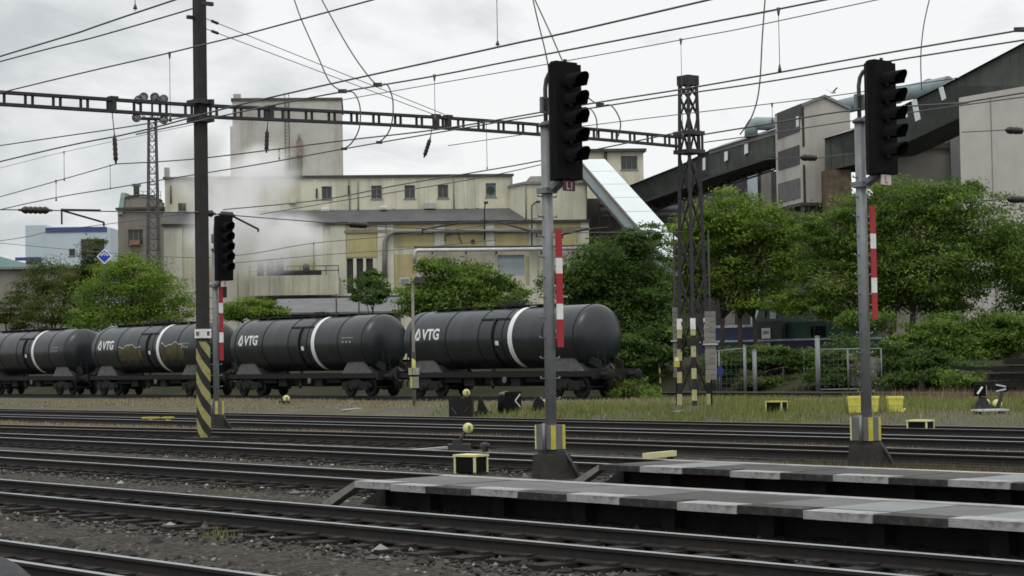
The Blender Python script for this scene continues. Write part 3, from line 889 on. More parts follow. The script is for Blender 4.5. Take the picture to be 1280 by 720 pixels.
weights('narrower grey stack of concrete weights behind the left leg of the lattice mast', 845.5, 384, 472, .17, 62.4)
# leaning striped stub in the weeds
b = G(826, 492, .15); o = thing('striped_stub', 'leaning black and yellow striped stub in the weeds left of the lattice mast', 'marker post', b, .3)
MB().bar((.02, 0, -.2), (-.06, 0, 1.55), .12, .05).build('stub_board', stripes('stub bands', (.30, .28, .10), (.02, .02, .018), .5, .6, .6), o)

# ------------------------------------------------------------------ main signals
SIGFACE = TRK_ROT                   # heads look along the tracks to the right (local +x)
def make_signal(label, base, s_, head_top, n_lights, mark='II', soff=2.73, sk=1.0):
    """base: ground point; heights are measured from the photo and given in metres"""
    o = thing('main_signal', label, 'railway signal', base, SIGFACE, 'tall railway signals with black heads')
    hh = head_top
    H0 = hh - 1.95                  # underside of the head
    mb = MB(); mb.box((0, 0, .16), (.52, .48, .55), taper=.88); mb.box((.08, .3, .05), (.34, .2, .4), taper=.8)
    mb.build('foundation', CONC_DK, o)
    MB().tube([(0, 0, .3), (0, 0, hh - 1.0)], .092, 16).build('mast_tube', GALV, o)
    mb = MB()
    mb.lathe([(hh - 1.02, .125), (hh - .98, .125), (hh - .93, .05)], 'z', seg=14)
    mb.tube([(0, 0, hh - .98), (0, 0, hh - .38), (.03, 0, hh - .24), (.10, 0, hh - .15), (.2, 0, hh - .11), (.34, 0, hh - .1)], .036, 10)
    mb.build('top_pipe', mat('grey pipe paint', (.10, .10, .105), .6, .2, 5), o)
    mb = MB()
    for y in (-.085, .085): mb.b2((-.03, y - .02, hh - .78), (.03, y + .02, hh - .55))
    for z in (hh - .785, hh - .545): mb.b2((-.03, -.1, z - .015), (.03, .1, z + .015))
    mb.build('pipe_clamp', GALV, o)
    # head: a chamfered black housing with hoods
    hx = .50
    poly = [(hx - .26, -.15, 0), (hx - .26, .15, 0), (hx - .10, .265, 0), (hx + .07, .265, 0), (hx + .07, -.265, 0), (hx - .10, -.265, 0)]
    mb = MB(); mb.prism([(a, b, H0) for a, b, c in poly], (0, 0, 1.91))
    mb.prism([(hx - .24, -.13, H0 + 1.912), (hx - .24, .13, H0 + 1.912), (hx - .09, .235, H0 + 1.912), (hx + .04, .235, H0 + 1.912), (hx + .04, -.235, H0 + 1.912), (hx - .09, -.235, H0 + 1.912)], (0, 0, .035))
    head = mb.build('signal_head', BLACK, o)
    MB().box((hx + .075, 0, H0 + .96), (.012, .56, 1.9)).build('backing_board', BLACK, head)
    MB().lathe([(H0 + 1.94, .03), (H0 + 1.99, .03)], 'z', (hx, 0, 0), 8).build('lifting_eye', STEEL_DK, head)
    for k in range(n_lights):
        z = H0 + 1.95 - .36 - k * .305
        mb = MB(); seg = 14; vs = []; fs = []
        for i in range(seg + 1):
            a = rad(-25 + 230 * i / seg)
            for rr in (.145, .135):
                for xx, sc in ((hx + .08, 1), (hx + .50 - .12 * (1 - math.sin(max(0, min(math.pi, a)))), 1.0)):
                    vs.append((xx, rr * math.cos(a), z + rr * math.sin(a)))
        for i in range(seg):
            q = i * 4
            fs += [(q, q + 1, q + 5, q + 4), (q + 2, q + 6, q + 7, q + 3), (q + 1, q + 3, q + 7, q + 5)]
        mb.add(vs, fs, 0, True)
        mb.build('hood', BLACK, head)
        MB().lathe([(hx + .082, .10), (hx + .10, .09), (hx + .112, .05), (hx + .115, .005)], 'x', (0, 0, z), 16).build('lens', GLASS_DK, head)
    MB().bar((.05, 0, H0 + .95), (hx - .2, 0, H0 + 1.05), .07, .09).build('head_bracket', GALV, o)
    mb = MB(); mb.bar((.05, 0, H0 - .14), (hx - .15, 0, H0 + .02), .07, .09)
    mb.box((.0, 0, H0 - .14), (.25, .25, .09)); mb.bar((.1, .08, H0 - .16), (hx - .1, .12, H0 + .03), .03, .05)
    mb.build('head_bracket', GALV, o)
    # small number plate below the head
    pl = MB().box((hx + .04, 0, H0 - .10), (.02, .26, .17)).build('identity_plate', mat('dark red plate', (.05, .012, .016), .5, .2, 8) if mark == 'L1' else mat('pale plate', (.55, .5, .48), .6, .1, 8), o)
    tm, tw = text_mb(mark, .12, bold=.02)
    tm.v = [(hx + .052, a - tw / 2, c + H0 - .16) for a, b, c in tm.v]
    tm.build('plate_letters', mat('pink white plate letters', (.42, .30, .31), .6, .1) if mark == 'L1' else RED, pl)
    # climbing pegs
    z = 1.35
    while z < hh - 1.9:
        mb = MB(); mb.tube([(0, -.21, z + .03), (0, -.2, z), (0, .2, z), (0, .21, z + .03)], .014, 6)
        mb.build('step_peg', GALV, o); z += .335
    # red and white marker strip
    zt = hh - soff; segs = [('r', .48 * sk), ('w', .26 * sk), ('r', .50 * sk), ('w', .26 * sk), ('r', .46 * sk)]
    st = MB()
    for c, L in segs:
        st.box((.155, .10, zt - L / 2), (.015, .14, L - .002), mi=0 if c == 'r' else 1); zt -= L
    mk = st.build('marker_strip', [RED, WHITE], o)
    mb = MB()
    for q in (.3, 1.0, 1.7): mb.bar((.08, .05, hh - soff - q), (.147, .10, hh - soff - q), .03, .03)
    mb.build('strip_bracket', GALV, mk)
    # cabinets round the foot of the mast
    cb = MB().box((-.03, 0, .72), (.44, .27, .40)).build('foot_cabinet', GREY_BOX, o)
    MB().box((-.235, -.1385, .72), (.03, .006, .40)).build('edge_stripe', YEL_PALE, cb)
    for y in (-.105, .105): MB().box((.193, y, .72), (.006, .06, .40)).build('edge_stripe', YEL, cb)
    MB().box((.17, -.1385, .72), (.04, .006, .40)).build('edge_stripe', YEL, cb)
    MB().tube([(.0, -.16, .50), (.0, -.165, .95)], .03, 6).build('cabinet_conduit', GALV, cb)
    mb = MB(); mb.box((0, 0, .46), (.42, .22, .07)); mb.tube([(.18, .1, .5), (.28, .18, .3), (.36, .24, .05)], .03, 6); mb.build('cabinet_carrier', STEEL_DK, o)
    return o
def sig_base(px, D):
    X, Y = atX(px, D); return np.array([X, Y, 0.0])
b1 = sig_base(687.5, 21.2); h1 = zat(b1[0], b1[1], 82)
make_signal('black signal on a grey post in front of the rightmost tank wagon', b1, 1, h1, 5, 'L1')
b2_ = sig_base(1081.5, 26.1); h2 = zat(b2_[0], b2_[1], 80)
make_signal('black signal on a grey post in front of the huge tree at right', b2_, 1, h2, 5, 'L', 2.46)
q = sig_base(270, 31.0); h3 = zat(q[0], q[1], 271)
make_signal('more distant black signal half hidden behind the dark striped mast', q, 1, h3, 5, 'S', 2.05, 1.17)

# ------------------------------------------------------------------ overhead wires
def wire(label, D, pts, r=.013, drops=(), name='overhead_wire', cat='overhead wire', M=WIRE, hw=(), grp='overhead line wires'):
    q = [V(x, y, D) for x, y in pts]
    if name == 'overhead_wire':         # the spans go on beyond the frame
        for e, f in ((0, 1), (-1, -2)):
            if pts[e][0] < 0 or pts[e][0] > 1280 or pts[e][1] < 0:
                v = q[e] - q[f]; q[e] = q[e] + v / np.linalg.norm(v) * 22
    c = q[len(q) // 2].copy()
    o = thing(name, label, cat, c, 0, grp)
    if len(q) > 2:                      # smooth the line
        Q = []
        for i in range(len(q) - 1):
            p0 = q[max(0, i - 1)]; p1 = q[i]; p2 = q[i + 1]; p3 = q[min(len(q) - 1, i + 2)]
            for k in range(8):
                s = k / 8
                Q.append(.5 * ((2 * p1) + (-p0 + p2) * s + (2 * p0 - 5 * p1 + 4 * p2 - p3) * s * s + (-p0 + 3 * p1 - 3 * p2 + p3) * s ** 3))
        Q.append(q[-1]); q = Q
    MB().tube([a - c for a in q], r, 6).build('strand', M, o)
    for (px, ya, yb) in drops:
        a = V(px, ya, D); b = np.array([a[0], a[1], zat(a[0], a[1], yb)])
        mb = MB(); mb.tube([a - c, b - c], .006 * max(1, a[1] / 40), 5)
        k = .05 if ya < yb else -.05
        mb.tube([a - c + [0, 0, .03], a - c - [0, 0, k * 2]], [.035, .012], 6)
        mb.tube([b - c + [0, 0, k * 2], b - c - [0, 0, .03]], [.012, .035], 6)
        mb.build('dropper', M, o)
    for (px, py) in hw:
        a = V(px, py, D) - c
        MB().box(a, (.18, .06, .08)).build('wire_clamp', STEEL_DK, o)
    return o
wire('uppermost overhead wire at the top left corner, leaving the top edge left of the mast', 13.4, [(-60, 88.5), (0, 70.5), (218, 0), (260, -14)], .013, [(169, 14, -12)])
wire('feeder wire from the left edge up to the bracket on the dark mast', 27.0, [(-40, 88), (0, 77), (120, 46), (240, 11)], .022)
wire('overhead wire crossing high on the dark mast and leaving the top edge in the middle', 18.4, [(-60, 131), (0, 116), (245, 58), (465, 0), (520, -15)], .014, [(212, 67, 150)])
wire('overhead wire rising from the left edge through the grey tower to the top edge', 18.9, [(-40, 212), (0, 202), (170, 165), (320, 126), (622, 59), (885, 0), (940, -13)], .015, [(622, 59, -8)])
wire('overhead wire just below it, over the grey tower and up to the top right', 23.4, [(170, 168), (373, 125), (543, 95), (640, 76), (960, 14), (1030, 0), (1080, -10)], .016, [(543, 95, 150), (973, 12, 88)], hw=((428, 114), (472, 106)))
wire('faint thin overhead wire below the two upper right wires', 28.4, [(427, 125), (640, 88), (850, 50), (1095, 0), (1150, -12)], .010, [(851, 50, 172)])
wire('long overhead wire from the left hanging insulator to the right edge above the conveyor', 28.9, [(145, 205), (250, 198), (427, 176), (560, 160), (735, 130), (850, 112), (960, 93), (1280, 37), (1340, 27)], .017, hw=((750, 131), (1274, 37)))
wire('long overhead wire from the left edge, lower of the pair passing the right signal', 33.2, [(-40, 272), (0, 262), (160, 232), (320, 206), (430, 186), (640, 150), (740, 135), (850, 118), (960, 102), (1280, 50), (1340, 41)], .018, [(138, 237, 205), (349, 200, 185)], hw=((430, 186), (474, 178), (728, 136)))
wire('overhead wire sloping from the left edge up to the left hanging insulator', 27.5, [(-40, 257), (0, 246), (145, 205)], .014, [(70, 226, 250)])
wire('pair wire from the left edge joining the gantry mast at beam height', 23.8, [(-40, 188), (0, 182), (150, 160), (250, 143)], .015)
wire('faint wire below the beam at the left, fading behind the mast', 33.4, [(-40, 220), (0, 210), (80, 190), (250, 154)], .008, [(80, 190, 225)])
wire('faint wire crossing the sky between the two tall signals', 38.4, [(560, 182), (735, 157), (960, 130), (1062, 117), (1200, 97)], .012, [(965, 130, 152)])
wire('overhead wire crossing the right signal and the pale concrete block at the right edge', 37.9, [(880, 168), (960, 155), (1065, 138), (1207, 132 - 4), (1280, 116), (1330, 108)], .020)
wire('lower overhead wire ending over the pale concrete block, just below its neighbour', 42.0, [(880, 178), (960, 167), (1065, 151), (1207, 131), (1280, 121)], .016)
wire('drooping wire in front of the yellow factory windows', 40.5, [(279, 262), (400, 250), (500, 231), (590, 216), (680, 200), (850, 165)], .020, [(609, 212, 150)])
wire('second drooping wire in front of the factory just below the window row', 43.0, [(325, 268), (420, 252), (590, 224), (680, 205)], .016)
wire('low wire crossing the steam in front of the factory doors', 46.0, [(0, 304), (240, 322), (392, 304), (480, 296), (560, 288), (690, 270)], .014, [(392, 304, 330)])
wire('lowest wire crossing the yellow factory wall', 48.0, [(280, 330), (400, 319), (510, 311), (620, 300)], .013)
wire('faint wire across the blue and white factory at the far left', 44.0, [(-40, 306), (0, 301), (60, 290), (150, 278), (245, 265)], .016)
# stays from the dark mast down to the beam
s5 = sbeam(556); pe = BP(s5, zb + bz(s5) + hb + .1)
for (ya, lb) in ((20, 'upper stay wire slanting from the mast head down to the beam'), (33, 'lower stay wire slanting from the mast head down to the beam')):
    za = zat(MAST[0], MAST[1], ya)
    o = thing('stay_wire', lb, 'stay wire', (MAST[0], MAST[1], za), 0, 'stay wires of the gantry')
    e = pe + [0, 0, 0 if ya == 20 else -.12] - np.array([MAST[0], MAST[1], za])
    MB().tube([(0, 0, 0), e], .011, 5).build('strand', WIRE, o)
    MB().tube([e * .045, e * .07], .04, 6).build('stay_insulator', INSUL, o)
# hanging jumper loops
GJ = 'looped jumper cables'
def jump(lb, D, pts, r=.014): wire(lb, D, pts, r, name='jumper_cable', cat='cable', grp=GJ)
jump('left one of the twin jumper cables looping over the gantry beam', 23.4, [(362, -20), (375, 20), (398, 72), (412, 102), (428, 114), (442, 116), (450, 134), (449, 160), (440, 178), (430, 186)])
jump('right one of the twin jumper cables looping over the gantry beam', 23.6, [(392, -20), (410, 14), (436, 60), (458, 92), (472, 106), (484, 106), (491, 126), (490, 152), (484, 168), (474, 178)])
jump('cable dropping from the top edge to the left corner of the signal head', 22.2, [(665, -6), (672, 25), (682, 66), (690, 110)], .012)
jump('cable dropping from the top edge behind the signal head to a loop right of it', 28.9, [(666, -6), (690, 46), (706, 82), (725, 112), (748, 131), (764, 132), (775, 150), (774, 166), (768, 178)], .015)
jump('short loop touching the hoods of the middle signal', 28.7, [(731, 134), (740, 138), (746, 152), (745, 176)], .014)
jump('long cable hanging from the top edge over the green conveyor', 33.2, [(957, -10), (953, 45), (949, 110), (940, 145), (925, 168)], .016)
jump('thin cable hanging from the top edge above the right conveyor', 33.6, [(1164, -10), (1155, 30), (1151, 70), (1152, 112)], .012)

# lower cross span with insulators and registration arms, in the plane of the gantry
zs1 = zat(MAST[0], MAST[1], 266)
csp = thing('cross_span_wire', 'low cross span wire tied to the dark mast, carrying fat brown insulators', 'overhead wire', BP(0, zs1), BROT)
N = 30; A0, A1 = -9.5, SPAN + .2
def csz(s): return -.22 * math.sin(math.pi * max(0, min(1, s / SPAN))) if s > 0 else .02 * s
MB().tube([(A0 + (A1 - A0) * k / N, 0, csz(A0 + (A1 - A0) * k / N)) for k in range(N + 1)], .014, 6).build('strand', WIRE, csp)
def fat_insul(sa, sb):
    pts, rs = [], []
    for k in range(15):
        s = sa + (sb - sa) * k / 14; pts.append((s, 0, csz(s))); rs.append(.03 if k in (0, 1, 13, 14) else (.10 if k % 2 else .075))
    MB().tube(pts, rs, 10).build('insulator', INSUL, csp)
for pa, pb in ((22, 64), (242, 268), (272, 292), (432, 460)):
    fat_insul(sbeam(pa), sbeam(pb))
mb = MB()
a, b = sbeam(76), sbeam(124); mb.bar((a, 0, csz(a) + .02), (b, 0, csz(b) + .02), .07, .05); mb.bar((a, 0, csz(a) + .05), (a, 0, csz(a) - .35), .035, .035)
c, d_ = sbeam(79), sbeam(135); mb.bar((c, .05, -.08), (d_, .3, -.32), .045, .04); mb.bar((d_, .3, -.32), (d_, .3, -.42), .04, .04)
mb.build('registration_arm', LATT, csp)
mb = MB(); c, d_ = sbeam(288), sbeam(328); mb.bar((c, .05, -.03), (d_, .3, -.36), .05, .04); mb.bar((d_, .3, -.34), (d_, .3, -.44), .04, .04); mb.build('registration_arm', LATT, csp)
def arm(lb, D, p0, p1, pu=None):
    a, b = V(*p0, D), V(*p1, D); o = thing('registration_arm', lb, 'wire arm', a, 0, 'registration arms holding the contact wires')
    MB().tube([(0, 0, 0), b - a], .035, 6).build('arm_tube', LATT, o)
    mb = MB(); mb.tube([b - a, b - a - [0, 0, .14]], .03, 6)
    mb.build('arm_clip', LATT, o)
    if pu: MB().tube([(0, 0, 0), V(*pu, D) - a], .012, 5).build('holding_wire', WIRE, o)
arm('dark arm slanting down right over the factory roof edge', 42.5, (625, 278), (671, 291), (600, 274))
arm('dark arm slanting down left over the factory wall', 43.5, (572, 279), (528, 287), (600, 276))
arm('dark arm right of the middle signal, over the pale pipe', 44.0, (735, 286), (703, 293), (760, 284))
# dark insulators on wires at the far right
for px, py, lb in ((1011, 197, 'dark oval wire insulator in front of the grey tower house'), (1268, 163, 'dark oval wire insulator over the pale concrete block at the right edge'), (1270, 249, 'dark oval wire insulator just above the tree at the right edge')):
    q = V(px, py, 40.0); o = thing('wire_insulator', lb, 'insulator', q, rad(25), 'oval insulators on the far right wires')
    MB().lathe([(-.28, .02), (-.2, .08), (-.12, .10), (-.04, .085), (.04, .10), (.12, .085), (.2, .09), (.28, .02)], 'x', seg=12).build('glazed_body', INSUL, o)
    MB().tube([(-1.6, 0, -.10), (-.28, 0, 0), (.28, 0, 0), (1.5, 0, .16)], .012, 5).build('strand', WIRE, o)

# ------------------------------------------------------------------ factory and far buildings
def wallmat(name, col, stain, amt=.6, var=.13, sc=(.9, .9, .07)):
    return mat(name, col, .9, var, .5, stain=stain, stain_amt=amt, stain_scale=sc)
Y_WALL = wallmat('cream factory render', (.56, .54, .42), (.26, .25, .20), .75)
Y_PANEL = wallmat('ochre factory render', (.42, .375, .19), (.22, .20, .12), .55)
W_PIL = wallmat('pale pilaster render', (.54, .53, .44), (.27, .26, .21), .6)
G_CONC = wallmat('grey tower concrete', (.37, .365, .345), (.15, .125, .115), .75, .12, (.35, .35, .05))
G_CONC2 = wallmat('brownish grey render', (.22, .205, .18), (.09, .085, .075), .75, .15, (.5, .5, .1))
R_DARK = mat('dark roof felt', (.085, .083, .085), .85, .2, .6, stain=(.15, .145, .14), stain_amt=.5, stain_scale=(.4, .4, .4))
TRIM_DK = mat('dark eave trim', (.06, .057, .053), .8, .3, 2)
PANE = mat('dirty dark window pane', (.028, .030, .032), .25, .4, 1.5, spec=.6)
PANE_B = mat('bluish window pane', (.10, .16, .20), .3, .3, 2, spec=.6)
FRAME_G = mat('grey window frame', (.20, .195, .175), .8, .2, 3)
DOOR_DK = mat('dark steel door', (.035, .033, .033), .7, .3, 2)
SHEET_BL = mat('pale blue grey sheet', (.36, .41, .44), .6, .1, .8, stain=(.22, .24, .25), stain_amt=.5, stain_scale=(.4, .4, .2))
PIPE_W = mat('silver cladding pipe', (.50, .51, .50), .45, .15, 1.5, metal=.2, stain=(.2, .2, .19), stain_amt=.5, stain_scale=(1, 1, 1))
GREEN_SH = mat('dark green corrugated sheet', (.052, .062, .055), .8, .35, .5, stain=(.10, .085, .07), stain_amt=.75, stain_scale=(.8, .8, .25))
GREY_RF = mat('grey sheet roof', (.20, .20, .205), .75, .2, 1, stain=(.30, .30, .30), stain_amt=.5, stain_scale=(.6, .6, .6))
WHITE_SH = mat('white gallery sheet', (.60, .65, .66), .55, .06, .6, stain=(.42, .46, .47), stain_amt=.5, stain_scale=(.3, .3, .3))
RUST_SH = mat('rust streaked sheet', (.11, .08, .058), .85, .5, 1.4, stain=(.05, .04, .032), stain_amt=.7, stain_scale=(1, 1, .12))
STEEL_TR = mat('sooty trestle steel', (.045, .043, .045), .8, .3, 2)

class Face:
    """a vertical plane: origin above the ground point under (px, Y), heading yaw"""
    def __init__(s, px, Y, yaw=0.0):
        q = P(px, 450, Y); s.o = np.array([q[0], q[1], 0.0]); s.yaw = yaw
        s.x = np.array([math.cos(yaw), math.sin(yaw), 0]); s.n = np.array([-math.sin(yaw), math.cos(yaw), 0])
    def uv(s, px, py):
        v = ray(px, py); k = ((s.o - CAM) @ s.n) / (v @ s.n); q = CAM + v * k - s.o
        return float(q @ s.x), float(q[2] + s.o[2])
    def back(s, d):
        f = Face.__new__(Face); f.o = s.o + s.n * d; f.yaw = s.yaw; f.x = s.x; f.n = s.n; return f
def wall_holes(mb, x0, x1, z0, z1, holes, y=0.0, depth=.28, th=6.0, mi=0, roof=True):
    """front wall at local y with real openings, sides, back and top"""
    xs = sorted({x0, x1, *[h[0] for h in holes], *[h[1] for h in holes]}); zs = sorted({z0, z1, *[h[2] for h in holes], *[h[3] for h in holes]})
    for a, b in zip(xs, xs[1:]):
        for c, d in zip(zs, zs[1:]):
            mx, mz = (a + b) / 2, (c + d) / 2
            if any(h[0] < mx < h[1] and h[2] < mz < h[3] for h in holes): continue
            mb.add([(a, y, c), (b, y, c), (b, y, d), (a, y, d)], [(0, 1, 2, 3)], mi)
    for a, b, c, d in holes:
        mb.add([(a, y, c), (b, y, c), (b, y, d), (a, y, d), (a, y + depth, c), (b, y + depth, c), (b, y + depth, d), (a, y + depth, d)],
               [(0, 1, 5, 4), (1, 2, 6, 5), (2, 3, 7, 6), (3, 0, 4, 7)], mi)
    mb.add([(x0, y, z0), (x1, y, z0), (x1, y, z1), (x0, y, z1), (x0, y + th, z0), (x1, y + th, z0), (x1, y + th, z1), (x0, y + th, z1)],
           [(0, 3, 7, 4), (1, 5, 6, 2), (4, 7, 6, 5)] + ([(3, 2, 6, 7)] if roof else []), mi)
    return mb
def window(parent, a, b, c, d, y, pane=PANE, bars=(1, 1), name='window', sill=True, depth=.2):
    mb = MB(); w = .07
    mb.b2((a, y + depth - .05, c), (a + w, y + depth, d)); mb.b2((b - w, y + depth - .05, c), (b, y + depth, d))
    mb.b2((a + w + .002, y + depth - .05, d - w), (b - w - .002, y + depth, d)); mb.b2((a + w + .002, y + depth - .05, c), (b - w - .002, y + depth, c + w))
    for i in range(1, bars[0] + 1):
        x = a + (b - a) * i / (bars[0] + 1); mb.b2((x - .025, y + depth - .04, c + w + .002), (x + .025, y + depth - .005, d - w - .002))
    f = mb.build(name, FRAME_G, parent)
    MB().b2((a, y + depth + .002, c), (b, y + depth + .03, d)).build('pane', pane, f)
    if sill: MB().b2((a - .08, y - .07, c - .09), (b + .08, y + depth - .06, c - .004)).build('sill', FRAME_G, f)
    return f

YAW = rad(4.5)
F0 = Face(205, 168, YAW)
fac = thing('factory_building', 'long cream and ochre factory with balcony, dark pent roof and steam in front', 'factory', (*F0.o[:2], 0), YAW)
F1 = F0.back(3.2)
def r4(F, x0, y0, x1, y1):
    a, d = F.uv(x0, y0); b, c = F.uv(x1, y1); return (a, b, c, d)
GZ = 2.2
xL, zE = F0.uv(205, 283); xR, zE2 = F0.uv(736, 277)
zE = F0.uv(640, 277)[1]
doors = [r4(F0, *q) for q in ((433.5, 323, 442, 366), (445.5, 323, 454.5, 366), (457.5, 323, 466.5, 362))]
wins = [r4(F0, *q) for q in ((321, 324, 330, 350), (333, 324, 343, 350), (345, 324, 355, 350))]
shut = r4(F0, 622, 319, 656, 345)
lowd = [r4(F0, 277, 351, 287, 372)]
mb = MB(); wall_holes(mb, xL, xR, GZ, zE, doors + wins + [shut] + lowd, th=22)
mb.build('lower_wall', Y_WALL, fac)
for h in doors + lowd:
    d = MB().b2((h[0] + .03, .2, h[2]), (h[1] - .03, .24, h[3] - .03)).build('door', DOOR_DK, fac)
    MB().b2((h[1] - .2, .15, (h[2] + h[3]) / 2 - .04), (h[1] - .1, .197, (h[2] + h[3]) / 2 + .04)).build('handle', FRAME_G, d)
for h in wins: window(fac, *h, 0, bars=(1, 1))
mb = MB()
n_ = 9
for i in range(n_):
    zc0 = shut[2] + (shut[3] - shut[2]) * i / n_; mb.b2((shut[0], .15, zc0), (shut[1], .19 + .02 * (i % 2), zc0 + (shut[3] - shut[2]) / n_ - .006))
mb.build('roller_shutter', SHEET_BL, fac)
# pilasters and ochre panels
for (x0, x1) in ((205, 228), (243, 256), (283, 296), (356, 362), (395, 404), (413, 432), (472, 482), (484, 492), (543, 556), (607, 618), (661, 671), (726, 736)):
    a, _ = F0.uv(x0, 300); b, _ = F0.uv(x1, 300); MB().b2((a, -.16, GZ), (b, -.003, zE - .12)).build('pilaster', W_PIL, fac)
for (x0, y0, x1, y1) in ((433, 290, 471, 321), (493, 292, 542, 308), (557, 294, 606, 308), (619, 293, 660, 308), (697, 292, 722, 310), (257, 300, 282, 350), (363, 300, 394, 345), (493, 318, 520, 360), (657, 320, 661, 355)):
    a, b, c, d = r4(F0, x0, y0, x1, y1); MB().b2((a, -.07, c), (b, -.002, d)).build('ochre_panel', Y_PANEL, fac)
a = F0.uv(493, 289)[1]
MB().b2((F0.uv(430, 289)[0], -.20, a - .12), (xR + .1, -.163, a + .12)).build('string_course', FRAME_G, fac)
MB().b2((xL - .2, -.35, zE - .12), (xR + .1, .0 - .004, zE + .10)).build('eave_cornice', TRIM_DK, fac)
MB().b2((F0.uv(430, 281)[0], -.10, F0.uv(640, 285)[1]), (xR, -.005, zE - .125)).build('frieze', Y_PANEL, fac)
# pent roof between the storeys
zR = F1.uv(560, 261)[1]
mb = MB(); mb.prism([(xL - .3, -.4, zE + .103), (xL - .3, 3.2, zR), (xL - .3, 3.2, zR - .2), (xL - .3, -.2, zE + .101)], (F0.uv(657, 277)[0] - xL + .3, 0, 0))
mb.build('pent_roof', R_DARK, fac)
# upper storey, set back
zT = F1.uv(430, 222)[1]; u0 = F1.uv(206, 240)[0]; u1 = F1.uv(641, 240)[0]
uw = [r4(F1, *q) for q in ((402, 233, 415, 249), (464, 232, 477.5, 248.5), (505.5, 231.5, 519, 248), (547, 231, 560.5, 247.5), (607, 229, 620, 246), (222.5, 254, 233, 264))]
mb = MB(); wall_holes(mb, u0, u1, zE, zT, uw, y=3.203, th=18.7)
mb.build('upper_wall', Y_WALL, fac)
for i, h in enumerate(uw):
    f = window(fac, *h, 3.203, pane=PANE_B if i == 4 else PANE, bars=(0 if i == 4 else 1, 1))
    if i == 4:
        cx, cz = (h[0] + h[1]) / 2, (h[2] + h[3]) / 2
        MB().lathe([(-.02, .36), (.02, .36), (.03, .24), (.03, .1)], 'y', (cx, 3.203 + .13, cz), 20).build('fan', DOOR_DK, f)
MB().b2((u0 - .15, 3.0, zT - .02), (u1 + .1, 3.35, zT + .20)).build('parapet', TRIM_DK, fac)
for px in (394, 447, 492, 533, 582, 596):
    a = F1.uv(px, 240)[0]; MB().b2((a - .12, 3.12, zR + .05), (a + .12, 3.2, zT - .1)).build('wall_rib', W_PIL, fac)
for px in (437, 447.5, 567, 639):
    a = F1.uv(px, 240)[0]; MB().tube([(a, 3.08, zR), (a, 3.08, zT - .2)], .055, 6).build('downpipe', FRAME_G, fac)
# right hand block with a chamfered corner
zB0, zB1 = F0.uv(690, 275)[1], F0.uv(690, 230)[1]
a0, a1, a2 = F0.uv(640, 250)[0], F0.uv(657, 250)[0], F0.uv(733, 250)[0]
mb = MB(); mb.prism([(a0, 3.205, zB0), (a1, -.05, zB0), (a2, -.05, zB0), (a2, 9, zB0), (a0, 9, zB0)], (0, 0, zB1 - zB0)); mb.build('corner_block', Y_WALL, fac)
mb = MB(); mb.prism([(a0 - .1, 3.1, zB1), (a1 - .1, -.25, zB1), (a2 + .15, -.25, zB1), (a2 + .15, 9, zB1), (a0 - .1, 9, zB1)], (0, 0, .22)); mb.build('block_roof', GREY_RF, fac)
z2 = F0.uv(700, 225)[1]
MB().b2((a1 + .5, .4, zB1 + .223), (F0.uv(738, 230)[0], 8, zB1 + .75)).build('roof_upstand', G_CONC, fac)
for px in (657, 733): 
    a = F0.uv(px, 250)[0]; MB().tube([(a, -.14, zB0), (a, -.14, zB1 - .05)], .06, 6).build('downpipe', FRAME_G, fac)
# balcony
b0, b1, bzb, bzt = r4(F0, 313, 346, 424, 369)
MB().b2((b0, -1.6, bzt - .15), (b1, -.165, bzt)).build('balcony_slab', TRIM_DK, fac)
mb = MB(); n_ = 9
for i in range(n_):
    xa = b0 + (b1 - b0) * i / n_; mb.b2((xa + .01, -1.62 - .02 * (i % 2), bzb), (xa + (b1 - b0) / n_ - .01, -1.603, bzt))
mb.build('balcony_panel', Y_WALL, fac)
mb = MB(); top = bzt + .8
for i in range(8):
    xa = b0 + (b1 - b0) * i / 7; mb.bar((xa, -1.55, bzt), (xa, -1.55, top), .06, .06)
for z in (top, bzt + .4): mb.bar((b0, -1.55, z), (b1, -1.55, z), .07, .07)
mb.build('balcony_railing', DOOR_DK, fac)
mb = MB(); c0 = F0.uv(335, 340)[0]; c1 = F0.uv(402, 340)[0]
mb.b2((c0, -1.2, bzt), (c1, -.4, bzt + .45)); mb.lathe([(0, .3), (.9, .3), (1.05, .12)], 'z', (F0.uv(383, 335)[0], -.9, bzt), 10)
mb.build('balcony_machinery', STEEL_TR, fac)
MB().b2((b0 - .5, -1.0, bzb - .5), (F0.uv(500, 372)[0], -.17, bzb - .1)).build('underside_shade_bar', TRIM_DK, fac)  # dark bar put in for the shade along the balcony underside
# big bent duct and the silver pipe
def fp(px, py, y): a, z = F0.uv(px, py); return (a, y, z)
duct = [fp(480.5, 348, -.5), fp(480.5, 318, -.5), fp(481, 303, -.5), fp(485, 294, -.5), fp(493, 290, -.5), fp(520, 289.5, -.5), fp(600, 289, -.5), fp(690, 288, -.5)]
MB().tube(duct, .20, 10).build('bent_duct', FRAME_G, fac)
pp = [fp(518, 330, -.9), fp(518, 318, -.9), fp(519, 315, -.9), fp(522, 313.5, -.9), fp(640, 312.5, -.9), fp(740, 311, -.9)]
MB().tube(pp, .18, 10).build('silver_pipe', PIPE_W, fac)
MB().tube([fp(518, 309.5, -.6), fp(740, 308, -.6)], .09, 8).build('pipe_rack_beam', TRIM_DK, fac)
for px in (540, 582, 620, 676, 715):
    MB().b2((F0.uv(px, 314)[0] - .06, -.95, F0.uv(px, 318)[1]), (F0.uv(px, 314)[0] + .06, -.21, F0.uv(px, 315)[1])).build('pipe_bracket', TRIM_DK, fac)
